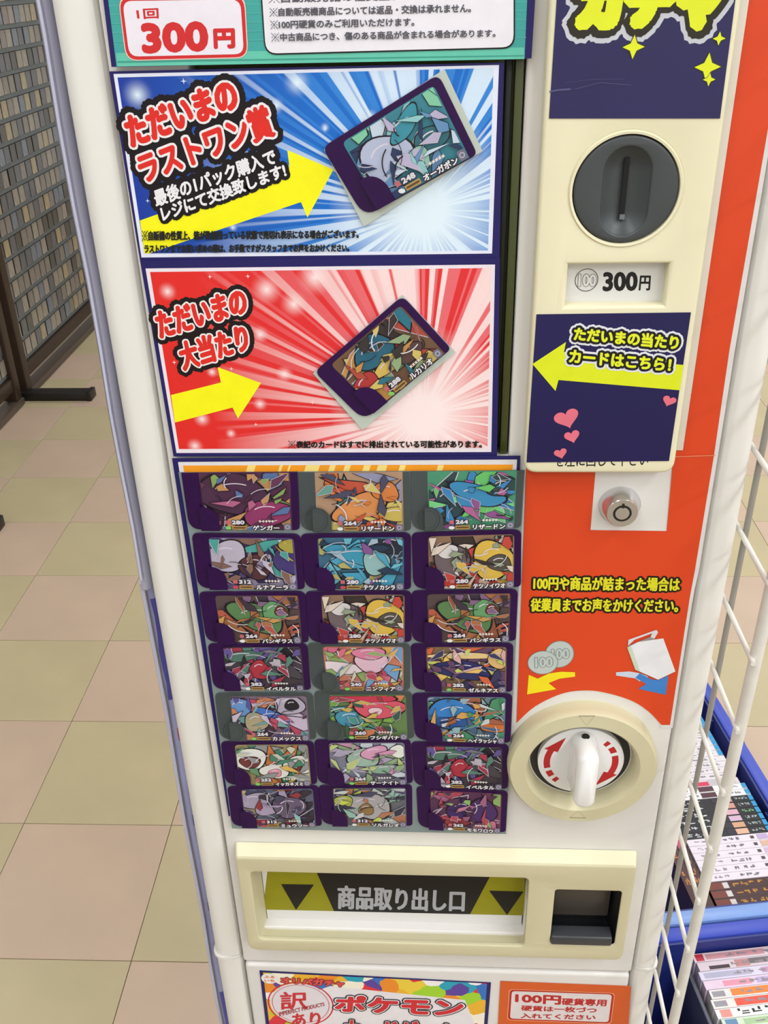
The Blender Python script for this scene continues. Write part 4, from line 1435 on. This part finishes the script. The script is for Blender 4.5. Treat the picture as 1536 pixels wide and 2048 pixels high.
def spine_book(label, corner, length, thick, col, bits, group=None, ink_seed=0, along=True, name='comic_book', h=None, zt=0.238):
    """book standing spine-up; corner = near left corner of its spine on z=ZB"""
    h = zt - 0.0365
    t = thing(name, label, 'book', (corner.x, corner.y, zt - h), YAW if along else YAW + math.pi / 2, group)
    box('cover', (0, length, 0, thick - 0.0006, 0, h), mat(col, 0.3, noise=0.03, scale=30, coat=0.3), t, 0.0012, 1)
    v, f, mi, mats = [], [], [], []
    bits = [(0.0, 1.0, 0.02, 0.98, col)] + [b for b in bits]
    z = h + 0.00015
    for (u0, u1, v0, v1, c) in bits:
        m = ink(c)
        if m not in mats:
            mats.append(m)
        i0 = len(v)
        v += [(u0 * length, v0 * thick, z), (u1 * length, v0 * thick, z), (u1 * length, v1 * thick, z), (u0 * length, v1 * thick, z)]
        z += 0.00003
        f.append((i0, i0 + 1, i0 + 2, i0 + 3))
        mi.append(mats.index(m))
    me = bpy.data.meshes.new('spine')
    me.from_pydata(v, [], f)
    for m in mats:
        me.materials.append(m)
    me.polygons.foreach_set('material_index', mi)
    o = bpy.data.objects.new('spine_print', me)
    C.objects.link(o)
    o.parent = t
    return t


def letters(u0, u1, n, c, seed, v0=.25, v1=.75):
    rnd = random.Random(seed)
    out = []
    for i in range(n):
        a = u0 + (u1 - u0) * i / n
        w_ = (u1 - u0) / n
        for _ in range(3):
            x = a + rnd.uniform(0, w_ * .55)
            y = rnd.uniform(v0, v1 - .15)
            if rnd.random() < .5:
                out.append((x, x + w_ * .18, y, min(v1, y + .4), c))
            else:
                out.append((x, min(x + w_ * .6, a + w_ * .85), y, y + .12, c))
    return out


# book columns in crate one: near-left corner of the row of white books
bl = atZ(1412, 1765, ZB)
base_v = (bl - org1).dot(vv)
base_u = (bl - org1).dot(uv)
BLEN = 0.146


def bpos(u, v):
    q = org1 + uv * u + vv * v
    return Vector((q.x, q.y, 0))


NUMW = ['first', 'second', 'third', 'fourth', 'fifth', 'sixth', 'seventh', 'eighth', 'ninth', 'tenth', 'eleventh', 'twelfth']
vcur = max(base_v - 0.048, 0.028)
for i in range(3):
    bits = [(0, 1, 0, 1, '#3c1c1c'), (.0, .16, .1, .9, '#6c2c1c'), (.16, .22, .15, .85, '#c8c0c0'), (.78, .9, .1, .9, '#c87888'), (.9, 1, .05, .95, '#e0b040')]
    bits += letters(.26, .72, 5, '#b07828', 10 + i)
    spine_book('dark brown comic with gold lettering, %s from the near rim of the farther crate' % NUMW[i], bpos(base_u, vcur), BLEN, 0.0150, '#3c1c1c', bits, 'brown comics', i)
    vcur += 0.0152
box_t = None
vcur += 0.0012
for i in range(6):
    bits = letters(.08, .30, 3, '#8c8494', 20 + i, .3, .7) + letters(.38, .62, 3, '#6a6472', 30 + i, .3, .7)
    bits += [(.72, .76, .3, .7, '#4a3844'), (.80, .92, .15, .85, ['#c8a8c8', '#d0a890', '#b8a0c8'][i % 3])]
    spine_book('pale pink-white comic with tiny grey lettering, %s counted back from the brown ones' % NUMW[i], bpos(base_u, vcur), BLEN, 0.0136, '#dcd2dc', bits, 'pale pink-white comics', i)
    vcur += 0.0138
for i in range(6):
    bits = letters(.03, .38, 4, '#c8c8cc', 40 + i, .2, .8) + [(.50, .60, .1, .9, '#241c2c'), (.60, .74, .1, .9, ['#d8a890', '#c89878', '#c8a8c0', '#d0a0b0', '#c89080', '#b88890'][i]),
            (.95, 1.0, .1, .95, '#2090c8')] + letters(.78, .93, 4, '#7cb87c' if i == 3 else '#a8b0b0', 50 + i, .3, .75)
    spine_book('black-spined comic with white lettering, %s counted back from the pale ones' % NUMW[i], bpos(base_u, vcur), BLEN, 0.0134, '#17141a', bits, 'black-spined comics', i)
    vcur += 0.0136
for i in range(2):
    bits = letters(.05, .4, 5, '#8c8890', 60 + i, .3, .7) + [(.42, .60, .1, .9, '#4c2430')] + letters(.70, .9, 5, '#6a6a70', 64 + i, .35, .65) + [(.95, 1, .1, .9, '#2090c8')]
    spine_book('white comic with grey lettering, %s behind the black-spined ones' % NUMW[i], bpos(base_u, vcur), BLEN, 0.0134, '#e0dee0', bits, 'white comics behind the black ones', i)
    vcur += 0.0136
spine_book('grey-white comic with a crimson band, behind the white pair', bpos(base_u - 0.004, vcur), BLEN * .98, 0.0140, '#cfc6cc', [(.0, .62, .05, .7, '#cc2c54'), (.62, .95, .1, .9, '#b8b4b8')], 'mixed comics', 3)
vcur += 0.0142
for i in range(12):
    bits = letters(.45, .9, 4, '#8c8890', 70 + i, .3, .7) + [(.08, .2, .1, .9, ['#d8b0a0', '#e0b840', '#5c3c7c', '#d8a898'][i % 4]), (.2, .34, .1, .9, ['#e8c8a0', '#d890a0', '#c8a0b8'][i % 3])]
    if i > 3:
        bits.append((.94, 1.0, .05, .95, '#2090c8'))
    spine_book('thin white comic with a small coloured picture, %s behind the crimson-banded one' % NUMW[i], bpos(base_u - 0.004, vcur), BLEN * .97, 0.0130, '#d9d2d8', bits, 'thin white comics', i)
    vcur += 0.0134
# two brown books turned the other way, left of the rows
for i in range(2):
    bits = [(0, 1, 0, 1, '#42201e'), (.78, .9, .1, .9, '#b84868'), (.90, 1, .1, .9, '#d8a060')] + letters(.3, .75, 4, '#b07030', 90 + i)
    spine_book('dark brown comic turned sideways at the left of the rows, %s one' % ('inner', 'outer')[i], bpos(base_u - 0.004 - 0.0155 * i, max(base_v - 0.050, 0.028)), BLEN, 0.0150, '#42201e', bits, 'sideways brown comics', i, along=False)

# crate two books
for kz in range(60):
    ZB2 = 0.17 + 0.001 * kz
    t2 = atZ(1383, 1908, ZB2)
    if (t2 - org1).dot(vv) < -0.033:
        break
b2 = atZ(1427, 2048, ZB2)
cols2 = ['#d8c8d0', '#d0bfc8', '#cfc8dc', '#d8c0d4', '#d9d4d4', '#ddd6d2', '#e0dcdc', '#c9d6c0', '#e0b0c4', '#d8c0c8', '#dcd4d8', '#d8c0d0', '#dcd6d8', '#cfc8d8', '#e0d0d4', '#d8d4d8']
feat = [
    [(.02, .10, .1, .9, '#b83040'), (.12, .7, .2, .8, '#c89098')],
    [(.1, .3, .1, .5, '#3c2830'), (.36, .5, .1, .9, '#b88080'), (.5, 1, .3, .9, '#6c6468')],
    [(.04, .5, .2, .8, '#a8a4bc'), (.6, .75, .2, .8, '#b890b0')],
    [(.18, .45, .2, .8, '#d88ca0'), (.5, .8, .2, .8, '#b0a0c8')],
    [(.02, .14, .2, .8, '#908c94'), (.20, .72, .15, .9, '#dc7c30')],
    [(.02, .14, .2, .8, '#908c94'), (.22, .76, .1, .9, '#d8503c')],
    [(.04, .14, .1, .9, '#d88c84')],
    [(.03, .14, .1, .9, '#5c84a8'), (.2, .8, .2, .8, '#a0bc90')],
    [(.03, .14, .1, .9, '#5c84a8'), (.2, .95, .15, .85, '#e490b0')],
    [(.1, .9, .2, .8, '#c87888')],
]
NAMES2 = ['with two red blocks at its left end', 'with a dark smudge and a grey right half', 'with pale lilac printing', 'with a rose and lilac band',
          'with a long orange strip', 'with a long red strip', 'with black lettering and a salmon block', 'with green lettering and a blue emblem',
          'with a bright pink band and a blue emblem', 'with a dull red band']
u_l = (t2 - org1).dot(uv)
v_t = (t2 - org1).dot(vv)
vc = v_t
for i in range(10):
    th_ = 0.0138
    vc -= th_ + 0.0004
    bits = list(feat[i])
    if i == 6:
        bits += letters(.2, .85, 5, '#1c1c20', 120, .15, .85)
    else:
        bits += letters(.3, .9, 5, '#8c8088', 130 + i, .3, .7)
    spine_book('pinkish comic in the nearer crate ' + NAMES2[i] if i not in (4, 5, 6, 7) else 'white comic in the nearer crate ' + NAMES2[i],
               bpos(u_l + 0.002 * math.sin(i * 2.0), vc), BLEN * 1.03, th_, cols2[i], bits, 'comics in the nearer crate', i, zt=ZB2)
# grey divider beside them
dv = thing('crate_divider', 'dark slate divider board standing left of the comics in the nearer crate', 'divider', (0, 0, 0), 0)
dq = bpos(u_l - 0.010, vc)
dv.location = (dq.x, dq.y, 0.04)
dv.rotation_euler.z = YAW
box('board', (-0.003, 0.003, -0.02, 0.12, 0, ZB2 - 0.05), mat('#4a4c5a', 0.35, noise=0.1, scale=20), dv, 0.001)

# ================================================================== BROWN FRAMED CARD PANELS (left background)
BRN = mat('#33241a', 0.45, noise=0.1, scale=20)
BLKM = mat('#120e0c', 0.4)
PX_ = -1.66


def frame_panel(label, y0, y1, reach):
    o = thing('display_panel', label, 'display panel', (PX_, (y0 + y1) / 2, 0))
    a, b = y0 - (y0 + y1) / 2, y1 - (y0 + y1) / 2
    box('frame_post', (-0.022, 0.022, a, a + 0.05, 0.02, 2.0), BRN, o, 0.003)
    box('frame_post', (-0.022, 0.022, b - 0.05, b, 0.02, 2.0), BRN, o, 0.003)
    box('bottom_rail', (-0.018, 0.018, a + 0.05, b - 0.05, 0.075, 0.125), BRN, o, 0.003)
    box('top_rail', (-0.018, 0.018, a + 0.05, b - 0.05, 1.95, 2.0), BRN, o, 0.003)
    box('back_board', (-0.016, -0.006, a + 0.05, b - 0.05, 0.12, 1.95), mat('#3f3c38', 0.5, noise=0.08, scale=6), o)
    for k in range(23):
        z = 0.135 + 0.0785 * k
        box('card_rail', (-0.006, 0.002, a + 0.05, b - 0.05, z - 0.006, z + 0.010), mat('#565d5f', 0.4, noise=0.08, scale=10), o)
    if reach:
        for yy in (a + 0.0, ):
            box('foot', (-0.24, reach, yy - 0.035, yy + 0.025, 0.0, 0.035), BLKM, o, 0.006)
            box('foot_cap', (reach - 0.015, reach + 0.005, yy - 0.038, yy + 0.028, 0.0, 0.038), BLKM, o, 0.004)
        box('base_bar', (-0.03, 0.03, a + 0.0, b, 0.004, 0.03), mat('#4c4038', 0.4), o, 0.004)
    return o


P1 = frame_panel('brown-framed standing panel of card sleeves, farther one against the machine', 2.985, 4.75, 0.285)
P2 = frame_panel('brown-framed standing panel of card sleeves, nearer one cut by the left edge', 1.95, 2.925, 0.322)

# the sleeves: sleeved cards standing in rows on the rails
sleeve_cols = ['#8f877c', '#7a746c', '#5c5c60', '#8c8478', '#4c4a48', '#7c746e', '#6c727c', '#9a8c72']
sme = []
for c in sleeve_cols:
    bm = bmesh.new()
    bmesh.ops.create_cube(bm, size=1)
    for v in bm.verts:
        v.co = Vector((v.co.x * 0.003, v.co.y * 0.050, v.co.z * 0.060 + 0.030))
    me = mesh_bm(bm)
    me.materials.append(mat(c, 0.3, noise=0.25, scale=25, coat=0.3))
    sme.append(me)
rnd = random.Random(5)
count = 0
ROWW = NUMW + ['thirteenth', 'fourteenth', 'fifteenth', 'sixteenth', 'seventeenth']
for (ya, n_, lab) in ((3.055, 14, 'sleeved card, %s row up and %s back from the post, farther brown-framed panel'),
                      (2.62, 5, 'sleeved card, %s row up and %s along towards the post, nearer brown-framed panel')):
    for k in range(17 if n_ > 5 else 11):
        z = 0.1455 + 0.0785 * k
        for j in range(n_):
            y = ya + j * 0.0595 + rnd.uniform(-.003, .003)
            o = bpy.data.objects.new('sleeved_card', rnd.choice(sme))
            C.objects.link(o)
            o.location = (PX_ + 0.0012 + 0.0025, y, z)
            o.rotation_euler.y = 0.0
            tag(o, lab % (ROWW[k], ROWW[j]), 'card', 'sleeved cards on the farther panel' if n_ > 5 else 'sleeved cards on the nearer panel')
            count += 1
